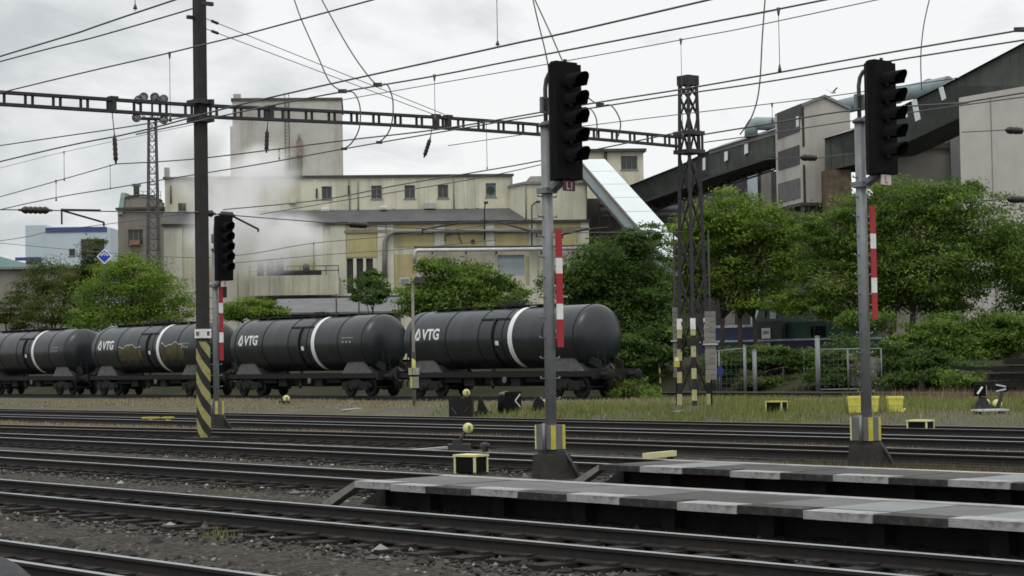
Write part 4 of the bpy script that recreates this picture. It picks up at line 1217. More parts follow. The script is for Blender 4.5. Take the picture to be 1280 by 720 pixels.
# small fittings on the walls
for px, py, w in ((406.5, 261.5, 10), (479, 259.5, 9)):
    a, z = F1.uv(px, py); h = .5
    bx = MB().b2((a - w * .034, 2.6, z - .25), (a + w * .034, 3.1, z + .12)).build('flood_lamp', WHITE, fac)
    MB().b2((a - w * .03, 2.55, z - .2), (a + w * .03, 2.597, z - .02)).build('lamp_glass', SHEET_BL, bx)
a, z = F1.uv(537, 257); MB().b2((a - .5, 2.75, z - .3), (a + .5, 3.15, z + .2)).build('cooling_unit', G_CONC, fac)
a, z = F1.uv(366, 251); MB().b2((a - .3, 3.0, z - .3), (a + .3, 3.2, z + .3)).build('wall_panel', W_PIL, fac)
for px, y0, y1 in ((396, 236, 248), (436, 232, 243)):
    a, z = F1.uv(px, y1); _, zt = F1.uv(px, y0); MB().b2((a - .08, 3.02, z), (a + .08, 3.2, zt)).build('vent_pipe', DOOR_DK, fac)
for pxs in ([(605, 262), (606, 256), (607, 254)], [(664, 275), (664, 258), (668, 254), (672, 253)]):
    q = [fp(x, y, -.6) for x, y in pxs]
    st = MB().tube([fp(pxs[0][0], pxs[0][1] + 38, -.6)] + q, .06, 6).build('lamp_arm', DOOR_DK, fac)
    MB().box(q[-1], (.35, .3, .2)).build('lamp_head', DOOR_DK, st)
a, z = F0.uv(591, 302); MB().lathe([(-.2, .18), (-.1, .18), (-.02, .1)], 'y', (a, 0, z), 12).build('round_vent', DOOR_DK, fac)
for pts_ in ([(556, 302), (556, 296), (560, 294), (564, 293)], [(572, 290), (575, 300), (578, 305)]):
    MB().tube([fp(x, y, -.3) for x, y in pts_], .045, 6).build('wall_conduit', TRIM_DK, fac)
a0_, z0_ = F1.uv(205, 222); a1_, z1_ = F1.uv(211, 209)
MB().b2((a0_, 3.4, z0_), (a1_, 4.2, z1_)).build('corner_stack', G_CONC, fac)
a, z = F1.uv(214, 255); MB().tube([(a, 3.0, z), (a, 3.0, F1.uv(214, 232)[1])], .07, 6).build('vent_pipe', DOOR_DK, fac)

# grey tower behind the factory
FT = Face(294, 186, YAW)
tw = thing('silo_tower', 'tall windowless grey concrete tower rising behind the left half of the factory', 'tower', (*FT.o[:2], 0), YAW)
tR = FT.uv(427, 150)[0]; tT = FT.uv(360, 126)[1]
MB().b2((0, 0, GZ), (tR, 11, tT)).build('tower_wall', G_CONC, tw)
MB().b2((-.12, -.12, tT), (tR + .12, 11.1, tT + .28)).build('roof_edge', TRIM_DK, tw)
a, z = FT.uv(300.5, 117); MB().b2((.1, .2, tT + .283), (a, .8, z)).build('corner_stack', G_CONC, tw)
a, z = FT.uv(294, 157); MB().b2((-.28, .5, GZ), (-.003, 10, z)).build('side_annex', G_CONC, tw)
mb = MB()
for px in (356, 361):
    a = FT.uv(px, 126)[0]; mb.tube([(a, -.12, FT.uv(px, 225)[1]), (a, -.12, FT.uv(px, 118)[1])], .035, 5)
for k in range(24):
    z = FT.uv(358, 225 - k * 4.2)[1]; mb.bar((FT.uv(356, 126)[0], -.12, z), (FT.uv(361, 126)[0], -.12, z), .03, .03)
mb.build('ladder', TRIM_DK, tw)
a, z = FT.uv(374.5, 195); _, zt = FT.uv(374.5, 176)
MB().b2((a - .28, -.6, z), (a + .28, -.01, zt)).build('outlet_hood', mat('faded red hood', (.20, .145, .135), .8, .3, 3), tw)
MB().tube([(a, -.3, zt), (a, -.3, zt + .6)], .12, 8).build('outlet_pipe', FRAME_G, tw)
a0_, z0_ = FT.uv(358, 192); MB().b2((a0_, -.03, FT.uv(358, 223)[1]), (FT.uv(378, 192)[0], -.002, z - .02)).build('soot_stain_panel', mat('soot stained concrete', (.17, .165, .155), .9, .3, 2, stain=(.10, .1, .095), stain_amt=.6, stain_scale=(2, 2, .2)), tw)

# upper right block of the factory
FU = Face(735, 182, YAW)
ub = thing('rooftop_house', 'small cream rooftop house with one barred window above the white conveyor gallery', 'building', (*FU.o[:2], 0), YAW)
uR, uT = FU.uv(804, 189)[0], FU.uv(770, 190)[1]
h = r4(FU, 776, 195, 797, 212)
mb = MB(); wall_holes(mb, 0, uR, GZ, uT, [h], th=9); mb.build('wall', Y_WALL, ub)
window(ub, *h, 0, bars=(2, 1))
MB().b2((-.4, -.5, uT), (uR + .25, 9.3, uT + .28)).build('roof', TRIM_DK, ub)
a, z = FU.uv(757, 213); MB().tube([(a, -.15, z), (a, -.15, uT)], .14, 8).build('downpipe', TRIM_DK, ub)

# white conveyor gallery coming down to the right
def gallery(label, name, pts_top, Ys, wpx, M_top, M_side, th, cat='conveyor gallery', windows=(), slats=0, mats2=None):
    """box gallery between two photo points: pts are the near top edge"""
    pass
A = P(725, 199, 171); B = P(832, 322, 147)
wg_o = thing('white_gallery', 'sloping white sheet clad conveyor gallery running down to the right of the factory', 'conveyor gallery', A, 0)
Bv = Vector(B - A); side = Vector((1, .10, 0)).normalized(); wid = 2.25
up = side.cross(Bv.normalized()); up = up if up.z > 0 else -up
thk = 1.5
def gp(s, u, v): return Bv * s + side * u + up * v
mb = MB(); n_ = 7
for i in range(n_):
    s0, s1 = i / n_, (i + 1) / n_ - .004
    mb.add([gp(s0, 0, 0), gp(s0, wid, 0), gp(s1, wid, 0), gp(s1, 0, 0), gp(s0, 0, -.1), gp(s0, wid, -.1), gp(s1, wid, -.1), gp(s1, 0, -.1)],
           [(0, 1, 2, 3), (4, 5, 6, 7), (0, 1, 5, 4), (1, 2, 6, 5), (2, 3, 7, 6), (3, 0, 4, 7)])
mb.build('roof_sheeting', WHITE_SH, wg_o)
mb = MB(); mb.add([gp(0, .12, -.15), gp(0, wid - .12, -.15), gp(1, wid - .12, -.15), gp(1, .12, -.15), gp(0, .12, -thk), gp(0, wid - .12, -thk), gp(1, wid - .12, -thk), gp(1, .12, -thk)],
           [(0, 1, 2, 3), (4, 5, 6, 7), (0, 1, 5, 4), (1, 2, 6, 5), (2, 3, 7, 6), (3, 0, 4, 7)]); mb.build('side_sheeting', SHEET_BL, wg_o)
mb = MB(); mb.bar(gp(0, .03, -.26), gp(1, .03, -.26), .12, .30); mb.build('brown_edge_beam', mat('brownish edge beam', (.17, .15, .13), .8, .2), wg_o)
mb = MB(); mb.bar(gp(0, .06, -thk - .05), gp(1, .06, -thk - .05), .14, .16); mb.build('lower_edge_beam', TRIM_DK, wg_o)
mb = MB()
for s in (.45, .95):
    q = gp(s, wid / 2, -thk); mb.bar(q + side * .8, (q.x + .8, q.y, GZ - A[2] - .5), .2, .2); mb.bar(q - side * .8, (q.x - .8, q.y, GZ - A[2] - .5), .2, .2)
mb.build('trestle', STEEL_TR, wg_o)

# dark plant mass between the factory and the conveyor tower
FM = Face(736, 174, YAW)
dm = thing('dark_plant_house', 'dark sooty plant house with pipes under the green conveyor', 'building', (*FM.o[:2], 0), YAW)
h1_ = r4(FM, 931, 213, 945, 237)
mb = MB(); wall_holes(mb, 0, FM.uv(1130, 240)[0], GZ, FM.uv(850, 247)[1], [], th=10); mb.build('wall', mat('sooty brown wall', (.07, .063, .058), .9, .3, .5, stain=(.03, .028, .027), stain_amt=.7, stain_scale=(.4, .4, .2)), dm)
MB().b2((FM.uv(862, 240)[0], .6, FM.uv(870, 247)[1] - 1), (FM.uv(985, 240)[0], 9, FM.uv(870, 214)[1])).build('upper_wall', mat('dark violet grey sheet', (.055, .052, .06), .85, .3, .6), dm)
for px in (908, 940, 957):
    a = FM.uv(px, 240)[0]; MB().b2((a - .45, -.4, GZ), (a + .45, -.003, FM.uv(px, 212)[1])).build('column', G_CONC2 if px != 940 else SHEET_BL, dm)
for y, r_ in ((262, .35), (268, .25), (254, .18)):
    MB().tube([(FM.uv(748, y)[0], -1.0, FM.uv(748, y + 3)[1]), (FM.uv(845, y)[0], -1.0, FM.uv(845, y)[1])], r_, 8).build('pipe', mat('violet grey pipe', (.11, .105, .12), .6, .2), dm)
mb = MB()
for px in (748, 760, 775): 
    a = FM.uv(px, 300)[0]; mb.bar((a, -1.2, GZ), (a, -1.2, FM.uv(px, 255)[1]), .14, .14)
for y in (290, 297, 304): mb.bar((FM.uv(742, y)[0], -1.2, FM.uv(742, y)[1]), (FM.uv(790, y)[0], -1.2, FM.uv(790, y)[1]), .12, .12)
mb.build('pipe_trestle', STEEL_TR, dm)

# green conveyors
def conveyor(label, tops, bots, Ys, depth, M, wins=(), truss=True, grp=None, name='green_conveyor'):
    """closed conveyor bridge through photo points of its near side (top and bottom edge)"""
    a = P(*tops[0], Ys[0]); o = thing(name, label, 'conveyor bridge', a, 0, grp)
    tp = [P(x, y, Y) - a for (x, y), Y in zip(tops, Ys)]; bt = [P(x, y, Y) - a for (x, y), Y in zip(bots, Ys)]
    ax = Vector(tp[-1] - tp[0]); nrm = Vector((-ax.y, ax.x, 0)).normalized()
    if nrm.y < 0: nrm = -nrm
    D_ = np.array(nrm) * depth
    mb = MB()
    for i in range(len(tp) - 1):
        mb.add([tp[i], tp[i + 1], bt[i + 1], bt[i], tp[i] + D_, tp[i + 1] + D_, bt[i + 1] + D_, bt[i] + D_],
               [(0, 1, 2, 3), (4, 7, 6, 5), (3, 2, 6, 7)] + ([(0, 3, 7, 4)] if i == 0 else []) + ([(1, 5, 6, 2)] if i == len(tp) - 2 else []))
    for i in range(len(tp) - 1):
        seg_ = max(2, int(np.linalg.norm(tp[i + 1] - tp[i]) / .9))
        for k in range(seg_):
            s_ = (k + .5) / seg_; pa = tp[i] + (tp[i + 1] - tp[i]) * s_; pb = bt[i] + (bt[i + 1] - bt[i]) * s_
            mb.bar(pa * .99 + pb * .01, pb * .99 + pa * .01, .07, .07)
    mb.build('side_sheeting', M, o)
    mb = MB(); e = np.array([0, 0, .22]); ov = -np.array(nrm) * .25
    for i in range(len(tp) - 1):
        mb.add([tp[i] + ov + e * .01, tp[i + 1] + ov + e * .01, tp[i + 1] + D_ - ov + e * .01, tp[i] + D_ - ov + e * .01, tp[i] + D_ / 2 + e * 3, tp[i + 1] + D_ / 2 + e * 3],
               [(0, 1, 5, 4), (4, 5, 2, 3), (0, 4, 3), (1, 2, 5)])
    mb.build('roof', GREY_RF, o)
    for (x0, y0, x1, y1, x2, y2, x3, y3) in wins:
        # photo quad on the near side
        def onside(x, y):
            v = ray(x, y); p0 = Vector(a + tp[0]); n = Vector((nrm.x, nrm.y, 0)); k = (p0 - Vector(CAM)).dot(n) / Vector(v).dot(n)
            return np.array(Vector(CAM) + Vector(v) * k) - a
        qd = [onside(x0, y0), onside(x1, y1), onside(x2, y2), onside(x3, y3)]
        MB().prism([q - np.array(nrm) * .06 for q in qd], np.array(nrm) * .05).build('window', mat('milky window glass', (.62, .66, .66), .5, .08), o)
    if truss:
        mb = MB()
        for i in range(len(bt) - 1):
            mb.bar(bt[i] - [0, 0, .12], bt[i + 1] - [0, 0, .12], .22, .22); mb.bar(bt[i] + D_ - [0, 0, .12], bt[i + 1] + D_ - [0, 0, .12], .22, .22)
        N = max(3, int(Vector(bt[-1] - bt[0]).length / 2.0))
        for k in range(N):
            s0, s1 = k / N, (k + 1) / N
            p0 = bt[0] + (bt[-1] - bt[0]) * s0; p1 = bt[0] + (bt[-1] - bt[0]) * s1
            dn = np.array([0, 0, -.75])
            mb.bar(p0 + D_ * .5 + dn, (p0 + p1) / 2 + D_ * .5 - [0, 0, .1], .10, .10); mb.bar((p0 + p1) / 2 + D_ * .5 - [0, 0, .1], p1 + D_ * .5 + dn, .10, .10)
            mb.bar(p0 + D_ * .5 + dn, p1 + D_ * .5 + dn, .12, .12)
        mb.build('underside_truss', STEEL_TR, o)
    return o
GC = 'dark green conveyor bridges'
conveyor('lower dark green conveyor bridge climbing from the trees to the grey tower house', [(784, 234), (850, 208), (887, 189), (972, 162)], [(790, 256), (860, 231), (890, 219), (972, 192)], [172, 166, 162, 154], 3.0, GREEN_SH,
         [(879, 198, 882, 197, 882, 212, 879, 213), (906, 190, 910, 189, 910, 200, 906, 202), (931, 181, 935.5, 179, 935.5, 191, 931, 193)], grp=GC)
conveyor('upper dark green conveyor bridge climbing past the right signal to the right edge', [(1031, 174), (1068, 163), (1180, 108), (1280, 55), (1420, -19)], [(1031, 214), (1080, 203), (1190, 152), (1280, 107), (1420, 37)], [147, 145, 138, 130, 119], 3.2, GREEN_SH,
         [(1140, 126, 1146, 124, 1151, 149, 1145, 152), (1174, 110, 1179, 108, 1183, 123, 1178, 126), (1128, 133, 1132, 131, 1135, 146, 1131, 148)], truss=False, grp=GC)
# grey roof upstand of the lower conveyor with the big pale duct
q = P(886, 189, 162)
o = thing('roof_ridge_box', 'grey sheet roof box lying along the top of the lower green conveyor', 'roof', q, 0)
e = P(971, 164, 154) - q
MB().prism([(0, 0, -.25), (*e[:2], e[2] - .25), (e[0], e[1], e[2] + .15), (0, 0, .15)], (.6, 2.6, 0)).build('sheet_box', GREY_RF, o)
q = P(940, 166, 157)
BLUEP = mat('pale blue green duct', (.22, .28, .29), .55, .15, .8, stain=(.13, .15, .15), stain_amt=.5, stain_scale=(.5, .5, .5))
o = thing('bent_duct', 'pale blue bent duct standing on the roof left of the grey tower house', 'duct', q, 0)
MB().tube([P(939, 172, 157) - q, P(939, 160, 157) - q, P(940.8, 156.5, 157) - q, P(945.5, 154.5, 157) - q, P(975, 155, 157) - q], .55, 14).build('duct_tube', BLUEP, o)
q = P(1062, 134, 156)
o = thing('sloping_duct', 'long pale blue duct rising from the tower house behind the right signal', 'duct', q, 0)
MB().tube([P(1050, 134, 156) - q, P(1090, 125, 153) - q, P(1186, 105, 146) - q], .62, 16).build('duct_tube', BLUEP, o)
for px, py, Y in ((1120, 119, 150.7), (1160, 110, 148)):
    MB().tube([P(px, py, Y) - q, P(px + 3, py - .6, Y - .2) - q], .70, 16).build('duct_flange', GREY_RF, o)

# grey tower house with gable
TH = P(1003, 250, 148)
th = thing('conveyor_tower', 'grey concrete conveyor tower house with gabled roof, standing on steel legs above the trees', 'tower', (*TH[:2], 0), 0)
ca = np.array(TH[:2]); cl = P(971, 250, 154)[:2] - ca; crr = P(1065, 250, 149.5)[:2] - ca
def tz(px, py, Y): return P(px, py, Y)[2]
zb0 = tz(1003, 253, 148); zl = tz(971, 143, 154); zc_ = tz(1003, 134, 148); zp_ = tz(1033, 122.5, 148.8); zr = tz(1065, 138, 149.5)
far = cl + crr
mid = crr * ((1033 - 1003) / (1065 - 1003))
ped = [(0, 0, zb0), (*crr, zb0), (*crr, zr), (*mid, zp_), (0, 0, zc_)]
mb = MB(); mb.prism(ped, (*cl, 0)); mb.build('tower_wall', wallmat('grey beige tower render', (.41, .39, .35), (.22, .21, .19), .6, .1, (.4, .4, .06)), th)
mb = MB()
for p0, p1 in (((0, 0, zc_), (*mid, zp_)), ((*mid, zp_), (*crr, zr))):
    p0, p1 = np.array(p0), np.array(p1); n0 = np.array([*(-cl / np.linalg.norm(cl) * .2), 0])
    mb.prism([p0 + n0 + [0, 0, .02], p1 + n0 + [0, 0, .02], p1 + n0 + [0, 0, .25], p0 + n0 + [0, 0, .25]], (*(cl * 1.04), 0))
mb.build('roof', GREY_RF, th)
lh = cl / np.linalg.norm(cl); LL = np.linalg.norm(cl)
nl = np.array([-lh[1], lh[0]]); nl = nl if nl[1] < 0 else -nl
def lf(s, z, off=.03): return (*(lh * s + nl * off), z)
def on_left(px, py):
    v = ray(px, py); p0 = np.array([*ca, 0]); n = np.array([*nl, 0]); k = ((p0 - CAM) @ n) / (v @ n); q = CAM + v * k - p0
    return float(q[:2] @ lh), float(q[2])
def lpanel(nm, x0, y0, x1, y1, M, off=.05):
    s0, z0 = on_left(x0, y0); s1, z1 = on_left(x1, y1)
    return MB().prism([lf(s0, z1, off), lf(s1, z1, off), lf(s1, z0, off), lf(s0, z0, off)], (*(-nl * off * .9), 0)).build(nm, M, th)
DK_PAN = mat('dark louvre panel', (.06, .06, .06), .8, .25, 2)
lpanel('louvre_band', 972, 150, 1000, 164, DK_PAN)
lpanel('pane', 996, 146, 999.5, 158, mat('milky window glass', (.62, .66, .66), .5, .08), .08)
lpanel('eave_band', 971.5, 141.5, 1002.5, 148, DK_PAN, .04)
lpanel('louvre_band', 973, 190, 1000, 205, DK_PAN)
lpanel('louvre_band', 973, 230, 1001, 247, mat('grey louvre panel', (.12, .12, .115), .8, .25, 2))
fh = crr / np.linalg.norm(crr); nf = np.array([fh[1], -fh[0]])
def on_front(px, py):
    v = ray(px, py); p0 = np.array([*ca, 0]); n = np.array([*nf, 0]); k = ((p0 - CAM) @ n) / (v @ n); q = CAM + v * k - p0
    return float(q[:2] @ fh), float(q[2])
def fpanel(nm, x0, y0, x1, y1, M, off=.06):
    s0, z0 = on_front(x0, y0); s1, z1 = on_front(x1, y1)
    f_ = lambda s, z: (*(fh * s + nf * off), z)
    return MB().prism([f_(s0, z1), f_(s1, z1), f_(s1, z0), f_(s0, z0)], (*(-nf * off * .9), 0)).build(nm, M, th)
fpanel('corner_strip', 1002, 134, 1005.5, 183, DOOR_DK)
fpanel('corner_strip', 1003.5, 206, 1007, 262, DOOR_DK, .09)
mb = MB()
for px, Y in ((986, 151), (1003, 148), (1020, 148.5), (1058, 149)):
    q = P(px, 258, Y)[:2] - ca; mb.bar((*q, GZ - .5), (*q, zb0), .25, .25)
for (p0, p1) in (((984, 151), (996, 149)), ((1008, 148), (1020, 148.5))):
    a_, b_ = P(p0[0], 255, p0[1])[:2] - ca, P(p1[0], 255, p1[1])[:2] - ca; m_ = (a_ + b_) / 2
    mb.bar((*a_, zb0 - 1.2), (*m_, zb0), .1, .1); mb.bar((*m_, zb0), (*b_, zb0 - 1.2), .1, .1)
mb.build('steel_legs', STEEL_TR, th)
MB().prism([(*(-fh * .2 + nf * .2), zb0 - .25), (*(crr + nf * .2), zb0 - .25), (*(crr + nf * .2), zb0 - .01), (*(-fh * .2 + nf * .2), zb0 - .01)], (*(cl * 1.02), 0)).build('floor_plate', TRIM_DK, th)
# rusty bunker below the upper conveyor
q = P(1033, 262, 146.5); o = thing('rusty_bunker', 'rust streaked sheet metal bunker under the upper conveyor beside the tower house', 'bunker', (*q[:2], 0), 0)
MB().b2((0, 0, GZ), (1.9, 3, tz(1040, 212, 146.5))).build('bunker_wall', RUST_SH, o)

# concrete blocks on the right
FR = Face(1207, 124, rad(-4))
rb = thing('concrete_bunker', 'large pale grey concrete block at the right edge under the green conveyor', 'building', (*FR.o[:2], 0), FR.yaw)
rT0, rT1 = FR.uv(1207, 122)[1], FR.uv(1280, 108)[1]; rR = FR.uv(1280, 150)[0]
mb = MB(); mb.prism([(0, 0, GZ - 1), (rR * 2.2, 0, GZ - 1), (rR * 2.2, 0, rT0 + (rT1 - rT0) * 2.2), (0, 0, rT0)], (3.2, 9, 0)); mb.build('wall', wallmat('pale block concrete', (.46, .445, .41), (.30, .29, .265), .6, .08, (.3, .3, .1)), rb)
for px in (1240,):
    MB().b2((FR.uv(px, 200)[0] - .03, -.02, GZ), (FR.uv(px, 200)[0] + .03, -.002, rT0)).build('joint', FRAME_G, rb)
FQ = Face(1118, 145, 0)
rw = thing('concrete_wall', 'stained grey concrete wall between the right signal and the pale block', 'wall', (*FQ.o[:2], 0), 0)
MB().b2((0, 0, GZ - 1), (FQ.uv(1209, 200)[0], 7, FQ.uv(1160, 162)[1])).build('wall', G_CONC2, rw)
MB().b2((FQ.uv(1120, 180)[0], -.25, FQ.uv(1120, 187)[1]), (FQ.uv(1186, 180)[0], -.003, FQ.uv(1120, 180)[1])).build('ledge', TRIM_DK, rw)
MB().b2((FQ.uv(1186, 180)[0], -.5, GZ), (FQ.uv(1195, 180)[0], -.004, FQ.uv(1190, 141)[1])).build('column', GALV, rw)
mb = MB(); zt_ = FQ.uv(1160, 162)[1]
for k in range(5):
    a_ = FQ.uv(1170 + k * 8, 150)[0]; mb.bar((a_, 1.5, zt_), (a_ + .5, 1.5, zt_ + 1.3), .07, .07); mb.bar((a_ + .5, 1.5, zt_), (a_, 1.5, zt_ + 1.3), .07, .07)
mb.build('roof_lattice', STEEL_TR, rw)

# sheds in front of the factory
FS = Face(345, 142, rad(3))
sh = thing('low_shed', 'long low shed with a pale grey sheet roof in front of the factory balcony', 'shed', (*FS.o[:2], 0), FS.yaw)
s0, s1 = 0, FS.uv(502, 385)[0]
zA, zBk = FS.uv(420, 391)[1], FS.uv(420, 374)[1]
MB().b2((.1, 0, GZ - 1), (s1 * .27, 6, zA - .05)).build('open_bay', DOOR_DK, sh)
MB().b2((s1 * .27 + .01, -.1, GZ - 1), (s1 - .1, 6, zA - .05)).build('wall', mat('teal grey shed wall', (.13, .15, .15), .8, .15, 1), sh)
MB().prism([(-.3, -.7, zA - .1), (-.3, -.7, zA + .05), (-.3, 6.4, zBk + .3), (-.3, 6.4, zBk + .1)], (s1 + .6, 0, 0)).build('roof', mat('weathered shed roof', (.12, .12, .122), .8, .2, 1, stain=(.19, .19, .19), stain_amt=.5, stain_scale=(.6, .6, .6)), sh)
for px in (421, 449): 
    a = FS.uv(px, 380)[0]; MB().tube([(a, -.9, GZ - 1), (a, -.9, FS.uv(px, 368)[1])], .06, 6).build('pole', DOOR_DK, sh)

# left: grey house with curved parapet, blue and white hall, low sheds
FL = Face(149, 178, 0)
lh_ = thing('grey_gabled_house', 'grown grey house with curved gable top and one broken window behind the lamp tower'.replace('grown ', 'weathered '), 'building', (*FL.o[:2], 0), 0)
w_ = FL.uv(206, 270)[0]; zt_ = FL.uv(180, 262)[1]
h = r4(FL, 160, 287, 179, 306); hh_ = r4(FL, 164, 314, 174, 322)
mb = MB(); wall_holes(mb, 0, w_, GZ, zt_, [h, hh_], th=9); mb.build('wall', G_CONC2, lh_)
window(lh_, *h, 0, bars=(2, 1)); window(lh_, *hh_, 0, bars=(1, 1))
MB().b2((h[0] + .2, -.35, h[2]), (h[1] - .25, .13, h[2] + .45)).build('flower_box', mat('terracotta box', (.24, .155, .10), .8, .3, 4), lh_)
MB().b2((-.15, -.35, zt_ - .02), (w_ + .15, 9, zt_ + .2)).build('cornice', TRIM_DK, lh_)
pts_ = []
for k in range(13):
    q = k / 12; pts_.append((.4 + (w_ - .6) * q, 0, zt_ + .2 + 1.05 * math.sin(math.pi * (.18 + .72 * q)) ** .7))
mb = MB(); mb.prism([(.4, 0, zt_ + .2)] + pts_ + [(w_ - .2, 0, zt_ + .2)], (0, 1.0, 0)); mb.build('curved_gable', G_CONC2, lh_)
mb = MB(); mb.tube([(a, -.08, c + .1) for a, b, c in pts_], .09, 6); mb.build('gable_coping', TRIM_DK, lh_)
a, b = FL.uv(150, 268), FL.uv(158, 241)
MB().prism([(0.0, -.2, a[1]), (.35, -.2, b[1]), (.75, -.2, b[1]), (.45, -.2, a[1])], (0, 4, 0)).build('copper_gable_side', mat('green copper sheet', (.26, .36, .32), .7, .2, 1), lh_)
a, z = FL.uv(165.5, 252); MB().lathe([(z, .28), (FL.uv(165, 231)[1], .28), (FL.uv(165, 230.5)[1], .42), (FL.uv(165, 227.5)[1], .42)], 'z', (a, 2, 0), 12).build('chimney_pipe', FRAME_G, lh_)
mb = MB()
for px in (176, 183, 190, 198): a = FL.uv(px, 250)[0]; mb.bar((a, 1.2, FL.uv(px, 252)[1] - .6), (a, 1.2, FL.uv(px, 238)[1]), .05, .05)
for y in (238, 243): mb.bar((FL.uv(170, y)[0], 1.2, FL.uv(170, y)[1]), (FL.uv(199, y)[0], 1.2, FL.uv(199, y)[1]), .04, .04)
mb.build('roof_railing', FRAME_G, lh_)
FB = Face(32, 225, 0)
bh = thing('blue_white_hall', 'pale blue and white industrial hall with dark blue roof edge at the far left', 'building', (*FB.o[:2], 0), 0)
w_ = FB.uv(138, 300)[0]; zt_ = FB.uv(60, 281)[1]; x1_ = FB.uv(57, 290)[0]; z1_ = FB.uv(100, 285)[1]
h = r4(FB, 86, 311, 94, 320); h2_ = r4(FB, 101, 299, 131, 319); BW = mat('pale blue render', (.46, .54, .58), .8, .06, .4)
mb = MB(); wall_holes(mb, x1_, w_, 0, z1_, [h, h2_], th=12); mb.build('wall', BW, bh)
window(bh, *h, 0, bars=(0, 1)); window(bh, *h2_, 0, bars=(3, 1))
MB().b2((0, .3, 0), (x1_ - .003, 12, zt_)).build('stair_tower', BW, bh)
MB().b2((x1_ - .1, 3, z1_ - 1), (FB.uv(107, 281)[0], 12, zt_ - .05)).build('penthouse', mat('pale grey penthouse', (.42, .46, .48), .8, .06, .4), bh)
MB().b2((x1_, -.12, z1_ - .45), (w_ - .4, -.003, z1_ + .1)).build('blue_roof_edge', mat('dark blue fascia', (.05, .07, .20), .6, .1, 1), bh)
MB().b2((FB.uv(20, 326)[0], -.4, FB.uv(20, 326)[1]), (FB.uv(52, 322)[0], -.05, FB.uv(20, 322)[1])).build('blue_sign_band', mat('dark blue fascia', (.05, .07, .20), .6, .1, 1), bh)
FW = Face(-60, 205, 0)
ls = thing('grey_shed', 'flat grey shed behind the left trees below the blue and white hall', 'shed', (*FW.o[:2], 0), 0)
MB().b2((0, 0, 0), (FW.uv(100, 350)[0], 8, FW.uv(0, 337)[1])).build('wall', G_CONC2, ls)
MB().b2((-.2, -.5, FW.uv(0, 337)[1]), (FW.uv(101, 350)[0], 8.2, FW.uv(0, 334)[1])).build('roof', GREY_RF, ls)

# lattice lamp tower
lx = P(192, 320, 166)
lt = thing('floodlight_tower', 'slim grey lattice floodlight tower with a crown of round lamps behind the gantry beam', 'lamp tower', (lx[0], lx[1], gz(*tD(lx))), rad(20))
z0 = 0; zt = zat(lx[0], lx[1], 150) - lt.location.z; zk = zat(lx[0], lx[1], 122) - lt.location.z
wa, wb = .62, .30
def lw2(z): return wa + (wb - wa) * z / zt
for sx in (-1, 1):
    for sy in (-1, 1): MB().bar((sx * wa, sy * wa, 0), (sx * wb, sy * wb, zt), .11, .11).build('leg', mat('dull tower steel', (.085, .082, .09), .7, .25, 4), lt)
mb = MB(); z = 0
while z < zt - .5:
    z2 = min(zt, z + .95)
    c = [(1, -1), (1, 1), (-1, 1), (-1, -1)]
    for k in range(4):
        a, b = c[k], c[(k + 1) % 4]
        mb.bar((a[0] * lw2(z), a[1] * lw2(z), z), (b[0] * lw2(z2), b[1] * lw2(z2), z2), .055, .055); mb.bar((a[0] * lw2(z), a[1] * lw2(z), z + .02), (b[0] * lw2(z), b[1] * lw2(z), z + .02), .05, .05)
    z = z2
mb.build('lattice_bracing', mat('dull tower steel', (.085, .082, .09), .7, .25, 4), lt)
mb = MB(); mb.box((0, 0, zt + .1), (2.0, 1.2, .12))
for k in range(10):
    a = 2 * math.pi * k / 10; mb.bar((.95 * math.cos(a), .95 * math.sin(a), zt + .1), (1.5 * math.cos(a), 1.5 * math.sin(a), zt + .55), .05, .05)
mb.bar((0, 0, zt), (0, 0, zk - .2), .16, .16); mb.bar((-1.0, 0, zk - .25), (1.0, 0, zk - .25), .1, .1)
mb.build('platform_frame', STEEL_DK, lt)
for px, py in ((174, 127), (180, 123), (194, 122.5), (205, 124.5), (171, 149), (205, 150)):
    q = P(px, py, 166); dx = (px - 192) * 166 / FPX; c0 = (dx, -.5, q[2] - lt.location.z)
    l_ = MB().lathe([(-.25, .39), (-.05, .40), (.2, .26), (.35, .12)], 'y', c0, 14).build('floodlight', STEEL_DK, lt)
    MB().lathe([(-.27, .01), (-.27, .36)], 'y', c0, 14).build('lamp_glass', mat('grey lamp glass', (.30, .31, .31), .3, .1), l_)
mb = MB()
for k in range(12): mb.bar((-wa * 1.0, 0, 1 + k * 1.05), (-wa - .55, 0, 1 + k * 1.05), .03, .03)
mb.build('step_bars', STEEL_DK, lt)

